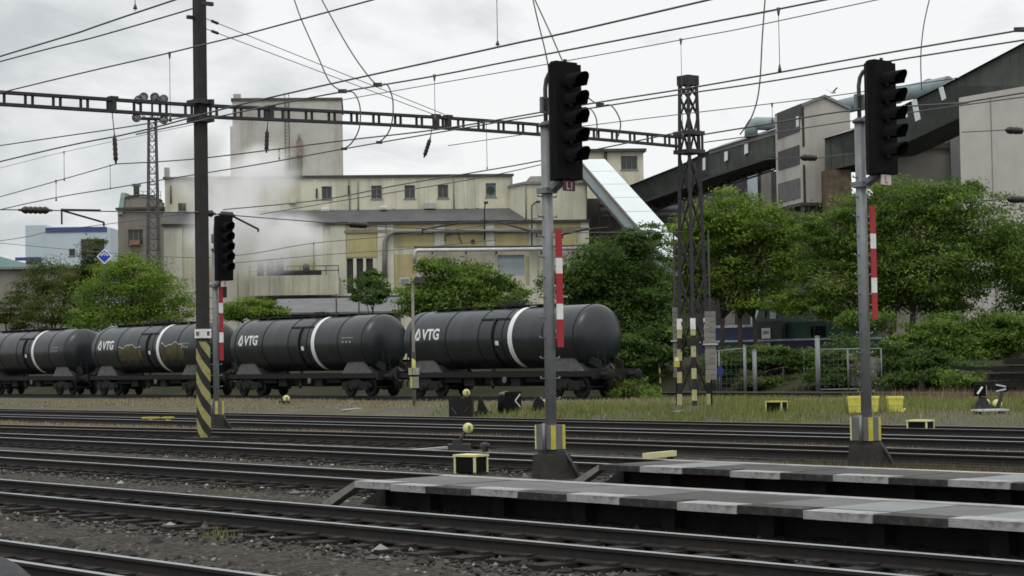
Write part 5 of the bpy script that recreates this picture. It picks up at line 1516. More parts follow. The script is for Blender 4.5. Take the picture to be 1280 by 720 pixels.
# steam drifting in front of the factory
sv = MB(); sv.box((0, 0, 0), (17, 6, 15.5))
q = P(300, 262, 160); so = sv.build('steam', [], None, q)
tag(so, 'white steam drifting up in front of the factory wall', None, kind='stuff')
M = bpy.data.materials.new('white steam'); M.use_nodes = True; n, l = M.node_tree.nodes, M.node_tree.links
n.clear(); out = n.new("ShaderNodeOutputMaterial"); pv = n.new("ShaderNodeVolumePrincipled"); l.new(pv.outputs[0], out.inputs['Volume'])
pv.inputs['Color'].default_value = (.995, .995, .998, 1); pv.inputs['Anisotropy'].default_value = 0.0
t = n.new("ShaderNodeTexCoord")
nz_ = n.new("ShaderNodeTexNoise"); nz_.inputs['Scale'].default_value = .26; nz_.inputs['Detail'].default_value = 6; nz_.inputs['Distortion'].default_value = .5
l.new(t.outputs['Object'], nz_.inputs['Vector'])
def blob(cx, cz, rx, rz):
    mpn = n.new("ShaderNodeMapping"); mpn.vector_type = 'POINT'
    mpn.inputs['Location'].default_value = (-cx / rx, 0, -cz / rz); mpn.inputs['Scale'].default_value = (1 / rx, 1 / 2.6, 1 / rz)
    l.new(t.outputs['Object'], mpn.inputs[0])
    ln = n.new("ShaderNodeVectorMath"); ln.operation = 'LENGTH'; l.new(mpn.outputs[0], ln.inputs[0])
    mrn = n.new("ShaderNodeMapRange"); mrn.interpolation_type = 'SMOOTHSTEP'; mrn.inputs['From Min'].default_value = 1.0; mrn.inputs['From Max'].default_value = .1
    l.new(ln.outputs['Value'], mrn.inputs['Value']); return mrn.outputs[0]
def mth(op, a, b):
    q = n.new("ShaderNodeMath"); q.operation = op
    for i, v in enumerate((a, b)):
        if isinstance(v, (int, float)): q.inputs[i].default_value = v
        else: l.new(v, q.inputs[i])
    return q.outputs[0]
k_ = 160 / FPX
B_ = [blob((px - 300) * k_, (262 - py) * k_, rx * k_, rz * k_) for px, py, rx, rz in ((358, 302, 62, 46), (300, 262, 70, 52), (262, 225, 60, 46), (245, 190, 46, 52), (262, 172, 44, 40), (330, 328, 50, 26), (285, 295, 70, 50), (330, 215, 56, 44))]
s_ = B_[0]
for b in B_[1:]: s_ = mth('ADD', s_, b)
s_ = mth('MINIMUM', s_, 1.2)
nr = n.new("ShaderNodeMapRange"); nr.inputs['From Min'].default_value = .40; nr.inputs['From Max'].default_value = .60; l.new(nz_.outputs['Fac'], nr.inputs['Value'])
de = mth('MULTIPLY', mth('MULTIPLY', s_, mth('ADD', nr.outputs[0], .24)), 1.15)
l.new(de, pv.inputs['Density'])
so.data.materials.clear(); so.data.materials.append(M)

# ------------------------------------------------------------------ trees and shrubs
LEAF_A = tint_mat('leaf mid green', [(0, (0.048, 0.085, 0.017)), (.45, (0.110, 0.180, 0.032)), (.8, (0.188, 0.276, 0.046)), (1, (0.283, 0.348, 0.076))], .7, .42, .15)
LEAF_B = tint_mat('leaf fresh green', [(0, (0.063, 0.110, 0.017)), (.45, (0.144, 0.231, 0.032)), (.8, (0.235, 0.326, 0.050)), (1, (0.315, 0.376, 0.082))], .7, .42, .15)
LEAF_C = tint_mat('leaf dark green', [(0, (0.028, 0.055, 0.014)), (.5, (0.071, 0.123, 0.027)), (.85, (0.127, 0.189, 0.039)), (1, (0.188, 0.246, 0.055))], .7, .40, .15)
LEAF_D = tint_mat('leaf olive green', [(0, (.034, .052, .014)), (.5, (.080, .108, .026)), (.85, (.125, .155, .036)), (1, (.17, .18, .055))], .75, .38, .12)
BARK = mat('grey brown bark', (.055, .046, .038), .9, .35, 3, bump=.5, bscale=15)
def leaves(name, lobes, n, size, M, parent, origin, seed, flat=.55, hollow=.35):
    """lobes: (centre xyz, rx, ry, rz). Leaf sprays gathered in clumps through each lobe, more of them near its outside."""
    r = np.random.default_rng(seed)
    vol = np.array([l[1] * l[3] for l in lobes]); pr = vol / vol.sum()
    nc = max(24, n // 85)
    which = r.choice(len(lobes), nc, p=pr)
    d = r.normal(0, 1, (nc, 3)); d /= np.linalg.norm(d, axis=1)[:, None]
    rr = (hollow + (1 - hollow) * r.random(nc)) ** .6
    rr *= 1 + r.normal(0, .10, nc)
    far_ = r.random(nc) < .13; rr[far_] *= r.uniform(1.05, 1.32, far_.sum())
    C = np.array([lobes[w][0] for w in which]); S = np.array([lobes[w][1:4] for w in which])
    cc = C + d * S * rr[:, None]
    ct = r.normal(.45, .17, nc)
    cs = r.uniform(.35, .85, nc) * np.clip(S.mean(axis=1) / 1.8, .5, 1.3)
    li = r.integers(0, nc, n)
    pos = cc[li] + r.normal(0, 1, (n, 3)) * (cs[li] * .62)[:, None] * np.array([1.15, 1.15, .42])
    nrm = r.normal(0, 1, (n, 3)) * (1 - flat) + np.array([0, -.12, 1.0]) * flat + d[li] * .35
    nrm /= np.linalg.norm(nrm, axis=1)[:, None]
    a = r.normal(0, 1, (n, 3)); a -= nrm * (a * nrm).sum(1)[:, None]; a /= np.linalg.norm(a, axis=1)[:, None]
    b = np.cross(nrm, a)
    L = size * r.uniform(.6, 1.35, n); Wd = L * r.uniform(.28, .5, n)
    v = np.empty((n, 4, 3))
    v[:, 0] = pos - a * L[:, None]; v[:, 1] = pos - b * Wd[:, None] - nrm * (L * .12)[:, None]; v[:, 2] = pos + a * L[:, None] - nrm * (L * .2)[:, None]; v[:, 3] = pos + b * Wd[:, None] - nrm * (L * .12)[:, None]
    v = v.reshape(-1, 3) - np.array(origin)
    me = bpy.data.meshes.new(name)
    me.vertices.add(n * 4); me.vertices.foreach_set('co', v.ravel().astype(np.float32))
    me.loops.add(n * 4); me.loops.foreach_set('vertex_index', np.arange(n * 4, dtype=np.int32))
    me.polygons.add(n); me.polygons.foreach_set('loop_start', np.arange(0, n * 4, 4, dtype=np.int32)); me.polygons.foreach_set('loop_total', np.full(n, 4, dtype=np.int32))
    me.update(calc_edges=True)
    t = me.attributes.new('tint', 'FLOAT', 'FACE'); t.data.foreach_set('value', np.clip(ct[li] + r.normal(0, .13, n), 0, 1).astype(np.float32))
    me.materials.append(M)
    o = bpy.data.objects.new(name, me); COL.objects.link(o); o.parent = parent
    return o
def tree(name, label, px, Y, lobes, n, M, seed, size=.112, trunks=((0, 1.0),), cat='tree', grp=None, tr=.16, hollow=.35):
    """lobes in photo pixels: (px, py, rx, ry[, dY])"""
    b = P(px, 450, Y); g = gz(*tD(b)); base = np.array([b[0], b[1], g])
    o = thing(name, label, cat, base, 0, grp)
    r = random.Random(seed); LB = []; n = int(n * 2.05)
    for l in lobes:
        dy = l[4] if len(l) > 4 else r.uniform(-1.2, 1.2)
        c = P(l[0], l[1], Y + dy); k = mpp(Y + dy); rx, rz = l[2] * k, l[3] * k
        LB.append((c, rx, max(1.0, .5 * (rx + rz)), rz))
    leaves('crown' if cat == 'tree' else 'foliage', LB, n, size, M, o, base, seed, hollow=hollow)
    mb = MB()
    for dx, k in trunks:
        root = np.array([dx, 0, -.3]); tops = sorted(LB, key=lambda q: -q[1])[:6]
        ax = np.mean([q[0] for q in LB], axis=0) - base
        fork = np.array([dx + ax[0] * .25, ax[1] * .2, max(.8, ax[2] * .45)])
        midp = (root + fork) / 2 + [r.uniform(-.1, .1), 0, 0]
        mb.tube([root, midp, fork], [tr * k * 1.25, tr * k, tr * k * .85], 8)
        for q in tops:
            e = q[0] - base; m_ = fork * .5 + e * .5 + [r.uniform(-.3, .3), r.uniform(-.3, .3), .2]
            mb.tube([fork, m_, e], [tr * k * .6, tr * k * .38, tr * k * .12], 6)
            for z_ in range(2):
                f2 = e + np.array([r.uniform(-1, 1) * q[1], r.uniform(-1, 1), r.uniform(.2, .9) * q[3]]) * .7
                mb.tube([m_, (m_ + f2) / 2 + [0, 0, .1], f2], [tr * k * .3, tr * k * .18, tr * k * .06], 5)
    mb.build('trunk' if cat == 'tree' else 'stems', BARK, o)
    return o
TL = 'trees behind the tank wagons'
tree('leafy_tree', 'big fresh green tree behind the wagons left of the dark gantry mast', 165, 152, [(165, 345, 45, 26), (140, 372, 44, 28), (195, 370, 40, 28), (120, 395, 34, 18), (180, 398, 52, 20), (222, 390, 22, 24), (158, 330, 26, 14)], 17000, LEAF_B, 1, grp=TL)
tree('thin_tree', 'thin olive brown tree at the far left in front of the blue and white hall', 62, 168, [(60, 345, 36, 22), (40, 362, 30, 18), (85, 352, 24, 22), (66, 385, 40, 22), (100, 395, 28, 16)], 8500, LEAF_D, 2, grp=TL)
tree('leafy_tree', 'dark slender tree rising behind the blue diamond sign', 112, 160, [(112, 325, 14, 24), (118, 350, 18, 26), (105, 345, 12, 20), (124, 308, 8, 14)], 4200, LEAF_D, 3, grp=TL)
tree('shrub', 'low green shrub at the left edge above the first wagon', 12, 172, [(10, 385, 22, 16), (-14, 395, 20, 18), (30, 400, 30, 14)], 4200, LEAF_D, 4, cat='shrub')
tree('shrub', 'wide fresh green shrub behind the second wagon, right of the small signal', 318, 140, [(310, 386, 30, 13), (340, 388, 20, 12), (290, 390, 16, 12)], 4800, LEAF_B, 5, cat='shrub')
tree('young_tree', 'small dark young tree in front of the dark factory doors', 465, 130, [(465, 348, 14, 12), (456, 358, 17, 12), (474, 360, 12, 11), (463, 370, 22, 10)], 3600, LEAF_C, 6, grp=TL, tr=.07)
tree('leafy_tree', 'rounded green tree behind the gap before the last tank wagon', 575, 114, [(560, 345, 36, 20), (595, 348, 34, 20), (530, 365, 30, 22), (575, 372, 52, 20), (630, 368, 32, 20), (520, 385, 26, 14), (610, 388, 48, 14), (640, 388, 24, 14), (545, 332, 22, 12)], 17000, LEAF_A, 7, grp=TL)
tree('leafy_tree', 'dark tree mass right behind the last tank wagon, left of the lattice mast', 770, 112, [(760, 325, 42, 30), (800, 330, 34, 36), (735, 345, 34, 28), (770, 365, 58, 34), (815, 375, 30, 40), (790, 300, 26, 18), (725, 375, 28, 26), (790, 405, 48, 30), (750, 400, 40, 30), (700, 350, 24, 22), (812, 296, 22, 18)], 26000, LEAF_C, 8, grp=TL)
tree('leafy_tree', 'bright green domed tree with visible dark trunks right of the lattice mast', 922, 116, [(915, 262, 40, 26), (880, 280, 34, 26), (955, 285, 40, 30), (910, 300, 56, 30), (860, 300, 28, 28), (895, 340, 46, 28), (955, 335, 44, 32), (985, 320, 26, 34), (870, 360, 30, 26), (930, 372, 40, 18), (985, 378, 34, 14, -5), (1015, 385, 30, 14, -6), (845, 345, 20, 30)], 27000, LEAF_B, 9, trunks=((-.9, .9), (.15, 1.0), (1.0, .8)), grp=TL)
tree('leafy_tree', 'huge spreading green tree behind the right signal', 1120, 110, [(1130, 250, 56, 26), (1185, 255, 54, 28), (1080, 268, 44, 26), (1230, 285, 46, 34), (1140, 290, 70, 30), (1045, 300, 42, 36), (1090, 325, 56, 36), (1160, 335, 62, 40), (1225, 330, 44, 36), (1265, 320, 34, 46), (1030, 345, 34, 34), (1105, 365, 50, 30), (1175, 372, 48, 24), (1010, 285, 24, 24), (1060, 380, 46, 22), (1205, 240, 28, 18), (1080, 400, 40, 14, -4)], 42000, LEAF_A, 10, trunks=((-.2, 1.0), (.9, 1.0), (2.0, .7)), grp=TL, tr=.19)
tree('leafy_tree', 'dark tree cut off by the right edge of the photo', 1300, 113, [(1290, 330, 40, 50), (1310, 290, 40, 40), (1280, 380, 34, 30)], 8000, LEAF_C, 11, grp=TL)
tree('shrub', 'tall thick green shrub on the bank at the right, under the huge tree', 1200, 104, [(1190, 415, 46, 26), (1235, 420, 40, 26), (1150, 430, 34, 22), (1215, 440, 50, 20), (1265, 415, 34, 28)], 16000, LEAF_A, 12, cat='shrub', hollow=.2)
tree('shrub', 'dark green shrub beside the wire gate, at the foot of the bank', 1115, 91.6, [(1130, 450, 22, 22), (1150, 462, 34, 16), (1108, 465, 16, 14)], 5500, LEAF_C, 13, cat='shrub')
tree('shrub', 'dark undergrowth between the last wagon and the concrete weights', 800, 103, [(790, 440, 30, 24), (820, 435, 34, 26), (845, 420, 18, 34), (800, 465, 36, 16)], 9000, LEAF_C, 14, cat='shrub', hollow=.2)
tree('weed_clump', 'bright green weeds sprouting beside the buffers of the last wagon', 795, 88, [(792, 486, 16, 13), (812, 490, 10, 9), (776, 491, 8, 7)], 1500, LEAF_A, 15, size=.09, cat='plant', tr=.03)
tree('shrub', 'low dark scrub below the green locomotive, behind the metal fence', 960, 98, [(925, 448, 30, 14), (965, 446, 36, 14), (1005, 450, 36, 14), (1060, 440, 26, 20), (900, 460, 20, 18)], 9500, LEAF_C, 16, cat='shrub')
tree('shrub', 'olive weeds at the foot of the fence between the two gates', 980, 95.5, [(940, 478, 20, 8), (975, 478, 24, 7), (1010, 476, 16, 8)], 2600, LEAF_D, 17, size=.10, cat='shrub', tr=.03)

tree('shrub', 'dark bushes on the bank behind the right wire gate', 1060, 92.8, [(1050, 455, 30, 18), (1085, 462, 28, 16), (1030, 468, 22, 12), (1110, 445, 30, 20)], 8000, LEAF_C, 18, cat='shrub', hollow=.2)
tree('shrub', 'dark weedy bushes on the slope left of the stacked rails', 1190, 88.5, [(1175, 462, 34, 12), (1215, 466, 30, 10), (1160, 452, 24, 16)], 6000, LEAF_C, 19, cat='shrub', hollow=.2)

tree('shrub', 'low dark bush on the slope right of the right wire gate, below the shrub', 1150, 87.5, [(1140, 474, 30, 9), (1170, 470, 26, 11)], 3600, LEAF_C, 20, cat='shrub', hollow=.2, size=.09)
tree('shrub', 'dark bush filling the lower half of the right wire gate', 1050, 92.2, [(1040, 476, 18, 9), (1068, 474, 22, 11)], 3200, LEAF_C, 21, cat='shrub', hollow=.2, size=.09)
tree('shrub', 'dark green bush on the open bank at the right, before the stacked rails', 1200, 86, [(1215, 478, 22, 7), (1195, 474, 16, 9)], 2400, LEAF_A, 22, cat='shrub', hollow=.2, size=.09)

# ------------------------------------------------------------------ green and blue locomotive on the bank
LQ = P(978, 429, 121); lt_, lD = tD(LQ)
lg = gz(lt_, lD)
LB_ = thing('diesel_locomotive', 'green and blue diesel shunting locomotive half hidden behind the trees and the fence', 'locomotive', (LQ[0], LQ[1], lg), TRK_ROT)
GRN = mat('tree shaded green engine paint', (.014, .058, .036), .6, .2, 1.5); BLU = mat('tree shaded blue engine paint', (.014, .019, .062), .6, .2, 1.5)  # both paints darkened to carry the shade of the trees
STR = mat('white engine stripe', (.40, .44, .44), .7, .2, 2, stain=(.08, .09, .09), stain_amt=.9, stain_scale=(.9, .9, .9))  # white dulled with dirt and with tree shade put into the colour
zr_ = LQ[2] - lg
def lz(y): return zat(LQ[0], LQ[1], y) - lg
zs, z_top, z_mid = lz(427), lz(403.5), lz(413)
MB().b2((-6.0, -1.35, zs - .75), (6.9, 1.35, zs)).build('frame_skirt', BLU, LB_)
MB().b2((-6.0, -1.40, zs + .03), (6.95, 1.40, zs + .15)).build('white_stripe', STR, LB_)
MB().b2((1.2, -1.0, zs + .161), (6.8, 1.0, z_top)).build('long_hood', GRN, LB_)
MB().b2((-5.9, -1.0, zs + .161), (-1.0, 1.0, z_mid + .25)).build('short_hood', BLU, LB_)
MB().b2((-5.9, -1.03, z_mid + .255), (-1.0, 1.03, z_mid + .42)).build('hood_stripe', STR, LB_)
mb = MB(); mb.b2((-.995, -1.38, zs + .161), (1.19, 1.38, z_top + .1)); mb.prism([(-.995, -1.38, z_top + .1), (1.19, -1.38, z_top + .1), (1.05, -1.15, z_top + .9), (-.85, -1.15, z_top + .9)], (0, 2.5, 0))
cbn = mb.build('cab', mat('tree shaded green cab paint', (.02, .036, .028), .6, .25, 1.5), LB_)  # cab colour holds painted tree shade too
MB().box((.1, 0, z_top + .96), (2.3, 2.6, .1)).build('cab_roof', STEEL_DK, cbn)
MB().box((.45, -1.32, z_top + .5), (.5, .06, .5)).build('cab_window', mat('pale cab window', (.42, .48, .52), .3, .1), cbn)
MB().box((-.45, -1.32, z_top + .5), (.5, .06, .5)).build('cab_window', PANE, cbn)
npl = MB().b2((-.42, -1.46, zs + .2), (.28, -1.385, zs + .85)).build('number_board', WHITE, LB_)
tm, tw_ = text_mb('2501', .20, bold=.02); tm.v = [(-.07 - tw_ / 2 + a, -1.47, zs + .48 + c) for a, b, c in tm.v]; tm.build('number', BLACK, npl)
MB().b2((-.42, -1.46, zs - .34), (.3, -1.41, zs - .06)).build('red_panel', mat('dull red panel', (.20, .05, .06), .6, .2), LB_)
MB().b2((3.2, -1.03, zs + .165), (4.4, -1.005, z_top - .3)).build('side_grille', BLACK, LB_)
mb = MB()
for x in (1.4, 2.6, 3.8, 5.0, 6.3): mb.bar((x, -1.36, zs + .16), (x, -1.36, zs + 1.1), .04, .04)
mb.bar((1.4, -1.36, zs + 1.1), (6.3, -1.36, zs + 1.1), .04, .04); mb.build('handrail', STEEL_DK, LB_)
for x in (-4.8, -2.4, 2.2, 4.6):
    MB().lathe([(-1.1, .48), (-.98, .5), (-.95, .42), (.95, .42), (.98, .5), (1.1, .48)], 'y', (x, 0, zs - 1.0), 20).build('wheelset', WHEEL, LB_)
for x in (5.8, 6.2):
    MB().lathe([(-.05, .11), (.05, .11)], 'x', (6.45, -.5 + (x - 5.8) * 2.5, z_top - .3), 10).build('headlight', WHITE, LB_)
ltk = thing('railway_track', 'track on the bank under the green locomotive', 'railway track', (LQ[0], LQ[1], lg), TRK_ROT)
for y in (-.75, .75): MB().b2((-6.5, y - .035, max(.02, zs - 1.6)), (14, y + .035, max(.02, zs - 1.6) + .14)).build('rail', RUSTY, ltk)

# ------------------------------------------------------------------ fence, gates and posts at the foot of the bank
def post(name, label, px, y0, y1, Y, r, M, cat='post', grp=None):
    b = P(px, y1, Y); g = gz(*tD(b)); b[2] = g
    o = thing(name, label, cat, b, 0, grp); zt = zat(b[0], b[1], y0) - g
    MB().tube([(0, 0, -.2), (0, 0, zt)], r, 10).build('shaft', M, o)
    MB().lathe([(zt + .002, r * 1.15), (zt + .03, r * 1.1), (zt + .05, .01)], 'z', seg=10).build('cap', M, o)
    return o
MESH = None
def meshmat():
    M = bpy.data.materials.new('wire mesh'); M.use_nodes = True
    return M
def gate(label, px0, px1, y0, y1, Y, mid=(), sag=0):
    a = P(px0, y1, Y); b = P(px1, y1, Y); g = gz(*tD(a)); a[2] = g
    o = thing('wire_gate', label, 'gate', a, math.atan2(b[1] - a[1], b[0] - a[0]))
    w = np.hypot(b[0] - a[0], b[1] - a[1]); z0 = zat(a[0], a[1], y1) - g; z1 = zat(a[0], a[1], y0) - g; z0 = max(.06, z0); z2 = z1 + sag
    mb = MB()
    for p0, p1 in (((0, 0, z0), (0, 0, z1)), ((w, 0, z0), (w, 0, z2)), ((0, 0, z0), (w, 0, z0)), ((0, 0, z1), (w, 0, z2))): mb.tube([p0, p1], .032, 8)
    mb.build('tube_frame', GALV, o)
    for f in mid: MB().tube([(w * f, 0, z0), (w * f, 0, z1 + sag * f)], .04, 8).build('middle_bar', GALV, o)
    mb = MB(); n = int(w / .22)
    for k in range(1, n): mb.bar((w * k / n, .02, z0), (w * k / n, .02, z1 + sag * k / n), .008, .008)
    m_ = int((z1 - z0) / .22)
    for k in range(1, m_): mb.bar((0, .02, z0 + (z1 - z0) * k / m_), (w, .02, z0 + (z1 - z0) * k / m_), .008, .008)
    mb.build('wire_mesh', mat('mesh wire', (.12, .12, .12), .7, .1), o)
    return o
gate('left wire gate with a tilted tube frame beside the concrete weights', 896, 933, 439, 491, 94, (.1,), .12)
gate('right wire gate with a pale tube frame behind the right signal', 1025, 1102.5, 437, 487, 90.3, (.46,))
GP = 'metal posts of the fence'
post('fence_post', 'thick grey post between the two wire gates', 944, 438, 492, 94, .11, GALV, grp=GP)
post('fence_post', 'slimmer grey post just left of the thick post between the gates', 931.5, 432, 491, 94, .07, GALV, grp=GP)
post('fence_post', 'tall pale post at the left side of the right wire gate', 1023, 421, 488, 90.6, .12, GALV, grp=GP)
post('fence_post', 'thin short pale post standing alone in the scrub between the gates', 1005, 440, 463, 97, .035, GALV_L, grp=GP)
# concrete slab behind the right gate
q = P(1086, 484, 91.3); g = gz(*tD(q))
o = thing('broken_slab', 'pale broken concrete panel standing behind the right wire gate', 'slab', (q[0], q[1], g), .1)
MB().prism([(-1.0, 0, -.1), (.95, 0, -.1), (.9, 0, 1.15), (.2, 0, 1.28), (-.55, 0, 1.1), (-.8, 0, 1.45), (-1.05, 0, 1.3)], (0, .15, 0)).build('panel', CONC_L, o)
# blue diamond signs
def diamond(label, px, py, h, Y, Mface, chev, border=True):
    c = P(px, py, Y); g = gz(*tD(c))
    o = thing('diamond_sign', label, 'sign', (c[0], c[1], g), 0)
    H = h * mpp(Y) / 2; z = c[2] - g; Wd = H if border else H * .55
    def dia(k, y, t): return MB().prism([(0, y, z - H * k), (Wd * k, y, z), (0, y, z + H * k), (-Wd * k, y, z)], (0, t, 0))
    if border:
        pl = dia(1, 0, .03).build('sign_border', WHITE, o); dia(.80, -.006, .005).build('sign_face', Mface, pl)
    else: pl = dia(1, 0, .03).build('sign_face', Mface, o)
    if chev:
        mb = MB()
        for k, s in ((.60, .14),):
            mb.prism([(-Wd * .52, -.012, z + H * .10), (0, -.012, z + H * .62), (Wd * .52, -.012, z + H * .10), (Wd * .40, -.012, z + H * .02), (0, -.012, z + H * .42), (-Wd * .40, -.012, z + H * .02)], (0, .005, 0))
        mb.build('chevron', WHITE, pl)
        MB().prism([(-Wd * .1, -.012, z + H * .08), (0, -.012, z + H * .24), (Wd * .1, -.012, z + H * .08)], (0, .005, 0)).build('chevron', WHITE, pl)
    MB().tube([(0, .06, -.2), (0, .06, z + H * .6)], .028, 8).build('sign_post', STEEL_DK, o)
    return o
BLUE = mat('sign blue', (.010, .045, .42), .5, .1, 5)
diamond('blue diamond sign with white border and chevron before the left trees', 130.5, 320.5, 19.5, 139, BLUE, True)
diamond('small narrow blue diamond sign beside the left wire gate', 900.5, 464, 18, 92, mat('dull sign blue', (.016, .024, .15), .6, .2), False, False)

# ------------------------------------------------------------------ thin lamp post with striped foot
b = P(518, 512, 78); g = gz(*tD(b)); b[2] = g
o = thing('lamp_post', 'thin pale lamp post with two lamp heads standing between the last two wagons', 'lamp post', b, 0)
def pz(y): return zat(b[0], b[1], y) - g
MB().tube([(0, 0, -.2), (0, 0, pz(354))], [.075, .055], 10).build('shaft', mat('pale weathered post', (.20, .19, .165), .85, .25, 4), o)
MB().tube([(0, 0, pz(487)), (0, 0, pz(440))], .082, 10).build('striped_band', stripes('narrow yellow bands', (.42, .42, .10), (.02, .02, .02), .75, .5, .5), o)
MB().tube([(0, 0, pz(461)), (0, 0, pz(441))], .09, 10).build('pale_band', mat('pale band', (.30, .29, .22), .8, .2), o) if False else None
bx = MB().box((.02, -.14, pz(478)), (.36, .2, .46)).build('post_box', mat('faded box paint', (.20, .20, .17), .8, .25, 6), o)
MB().box((-.1, -.245, pz(478)), (.07, .006, .44)).build('box_stripe', YEL, bx)
mb = MB()
for dx, w in ((-.13, .16), (.02, .1), (.15, .14)): mb.box((dx, -.12, pz(464)), (w, .14, .28))
mb.build('plate_row', mat('pale label plates', (.30, .30, .22), .8, .25, 8), o)
for dx, M in ((-.30, GALV_L), (.30, STEEL_DK)):
    l_ = MB().box((dx, -.05, pz(351)), (.42, .34, .26)).build('lamp_head', M, o)
    MB().box((dx, -.225, pz(351) - .02), (.34, .012, .18)).build('lamp_glass', PANE if dx > 0 else GALV, l_)
MB().bar((-.3, 0, pz(355.5)), (.3, 0, pz(355.5)), .05, .05).build('cross_arm', STEEL_DK, o)

# ------------------------------------------------------------------ switch stands, lanterns and boxes between the tracks
BALLY = mat('yellow white switch weight', (.58, .56, .26), .6, .15, 8, stain=(.30, .32, .05), stain_amt=.8, stain_scale=(6, 6, 6))
def switch_weight(label, px, py, d_px, gy, lean=.2):
    """round two tone weight on a bent lever above a small foot"""
    b = G(px, gy, .05); X, Y = b[0], b[1]; g = gz(*tD(b)); k = Y / FPX
    o = thing('switch_stand', label, 'switch stand', (X, Y, g), 0, 'switch stands with round yellow weights')
    z = zat(X, Y, py) - g; r = d_px * k / 2
    MB().lathe([(-.11, .01), (-.10, r * .75), (-.06, r), (.06, r), (.10, r * .75), (.11, .01)], 'y', (0, -.02, z), 20).build('weight', BALLY, o)
    MB().box((r * .25, -.125, z - r * .1), (r * .5, .012, r * 1.1)).build('weight_mark', mat('green grey mark', (.16, .19, .05), .7, .3, 8), o)
    mb = MB(); mb.tube([(-lean, 0, .05), (-lean * .8, 0, z * .55), (-r * .5, 0, z - r * .6)], .04, 8); mb.build('lever', STEEL_DK, o)
    mb = MB(); mb.box((-lean, 0, .08), (.5, .36, .16)); mb.box((-lean - .05, 0, .2), (.2, .2, .14)); mb.build('foot', STEEL_DK, o)
    return o
switch_weight('round yellow switch weight on its lever behind the small black and yellow box', 585.5, 535, 13, 561)
switch_weight('round yellow weight high over the dark crate before the last wagon', 583.5, 491, 9.5, 521, .25)
switch_weight('pale round weight under the second wagon', 358, 498.5, 9, 506, .1)
switch_weight('round yellow weight right of the square switch lantern at the far right', 1247, 505, 11.5, 524.5, .45)
switch_weight('half hidden pale weight just behind the post of the square lantern', 1233, 503, 8.5, 522, .1)

def edged_box(label, px, gy, w, d, h, rot, lid=YEL_PALE):
    b = G(px, gy, .02); g = gz(*tD(b)); o = thing('point_machine_box', label, 'box', (b[0], b[1], g), rot, 'black boxes with yellow edges')
    MB().b2((-w / 2, -d / 2, .05), (w / 2, d / 2, h - .04)).build('box_body', BLACK, o)
    lidm = MB(); lidm.b2((-w / 2 - .03, -d / 2 - .03, h - .038), (w / 2 + .03, d / 2 + .03, h + .0)); lidm.build('lid', lid, o)
    for sx in (-1, 1):
        for sy in (-1, 1): MB().box((sx * w / 2, sy * d / 2, h / 2 - .01), (.036, .036, h - .06)).build('yellow_edge', YEL_PALE, o)
    MB().b2((-w / 2 - .1, -d / 4, 0), (w / 2 + .1, d / 4, .049)).build('bearer', SLEEP, o)
    return o
e1 = edged_box('black box with yellow edges in front of the lone round switch weight', 589, 592, .44, .34, .36, rad(-38))
MB().lathe([(.39, .05), (.46, .05), (.47, .085), (.54, .085), (.56, .03)], 'z', (.16, .2, 0), 10).build('cap_knob', STEEL_DK, e1)
e2 = edged_box('black box with yellow edges at the right, in front of the square switch lantern', 1151, 544, .50, .36, .39, rad(-40))
e3 = edged_box('black box with yellow edges on the grass edge right of the lattice mast', 971, 526, .52, .36, .33, rad(-35), YEL)

# little yellow frame at the left
b = G(193, 531, .02); o = thing('cable_frame', 'low yellow metal frame between the tracks left of the dark mast', 'frame', b, rad(-15))
for dx, w in ((-.12, .58), (.50, .36)):
    mb = MB(); mb.box((dx, 0, .24), (w, .22, .05)); mb.box((dx + .02, 0, .11), (.13, .16, .22)); mb.build('yellow_stand', YEL, o)
MB().tube([(-.35, 0, .05), (.6, 0, .05)], .025, 6).build('rod', STEEL_DK, o)

# yellow plastic bins on the grass
for i, (px, gy, w, lb) in enumerate(((1070, 518, .40, 'yellow bin on the grass just left of the right signal post'), (1091, 517.5, .38, 'yellow bin on the grass just right of the right signal post'), (1119, 517, .46, 'yellow bin with a loose corner, rightmost of the three on the grass'))):
    b = G(px, gy, .25); g = gz(*tD(b)); o = thing('grit_bin', lb, 'bin', (b[0], b[1], g), rad(-20 + 8 * i), 'yellow bins on the grass')
    zt = zat(b[0], b[1], 496) - g; YB = mat('bright yellow bin', (.58, .56, .10), .55, .12, 5, stain=(.35, .34, .10), stain_amt=.5, stain_scale=(6, 6, 4))
    mb = MB(); mb.box((0, 0, zt / 2 - .02), (w * .82, .38, zt - .06), taper=1.16); mb.build('bin_body', YB, o)
    mb = MB(); mb.box((0, 0, zt - .02), (w * 1.02, .46, .07)); mb.build('bin_lid', YB, o)
    mb = MB(); mb.box((0, -.2, zt * .5), (w * .9, .03, .04)); mb.build('rib', YB, o)
    if i == 2: MB().prism([(.05, -.24, .02), (.3, -.2, .10), (.2, -.24, -.02)], (0, .1, .02)).build('loose_corner', YB, o)

# dark crate, black lantern drum and small black stand in front of the last wagon
b = G(577, 522.5, .05); g = gz(*tD(b)); o = thing('lever_crate', 'dark open lever crate with slanting bars before the last wagon', 'crate', (b[0], b[1], g), rad(-6))
zt = zat(b[0], b[1], 498) - g; hw = .40
mb = MB(); mb.b2((-hw, -.25, 0), (hw, -.2, zt * .95)); mb.b2((-hw, .2, 0), (hw, .25, zt)); mb.b2((-hw, -.198, 0), (-hw + .05, .198, zt)); mb.b2((hw - .05, -.198, 0), (hw, .198, zt * .95)); mb.b2((-hw + .06, -.19, 0), (hw - .06, .19, .04))
mb.build('crate_wall', FRAME_BK, o)
MB().bar((-.30, -.262, zt * .55), (-.14, -.262, .14), .05, .02).build('slant_bar', GREY_SH, o)
MB().bar((.30, -.262, zt * .60), (.14, -.262, .20), .05, .02).build('slant_bar', mat('brown bar', (.09, .06, .035), .8, .2), o)
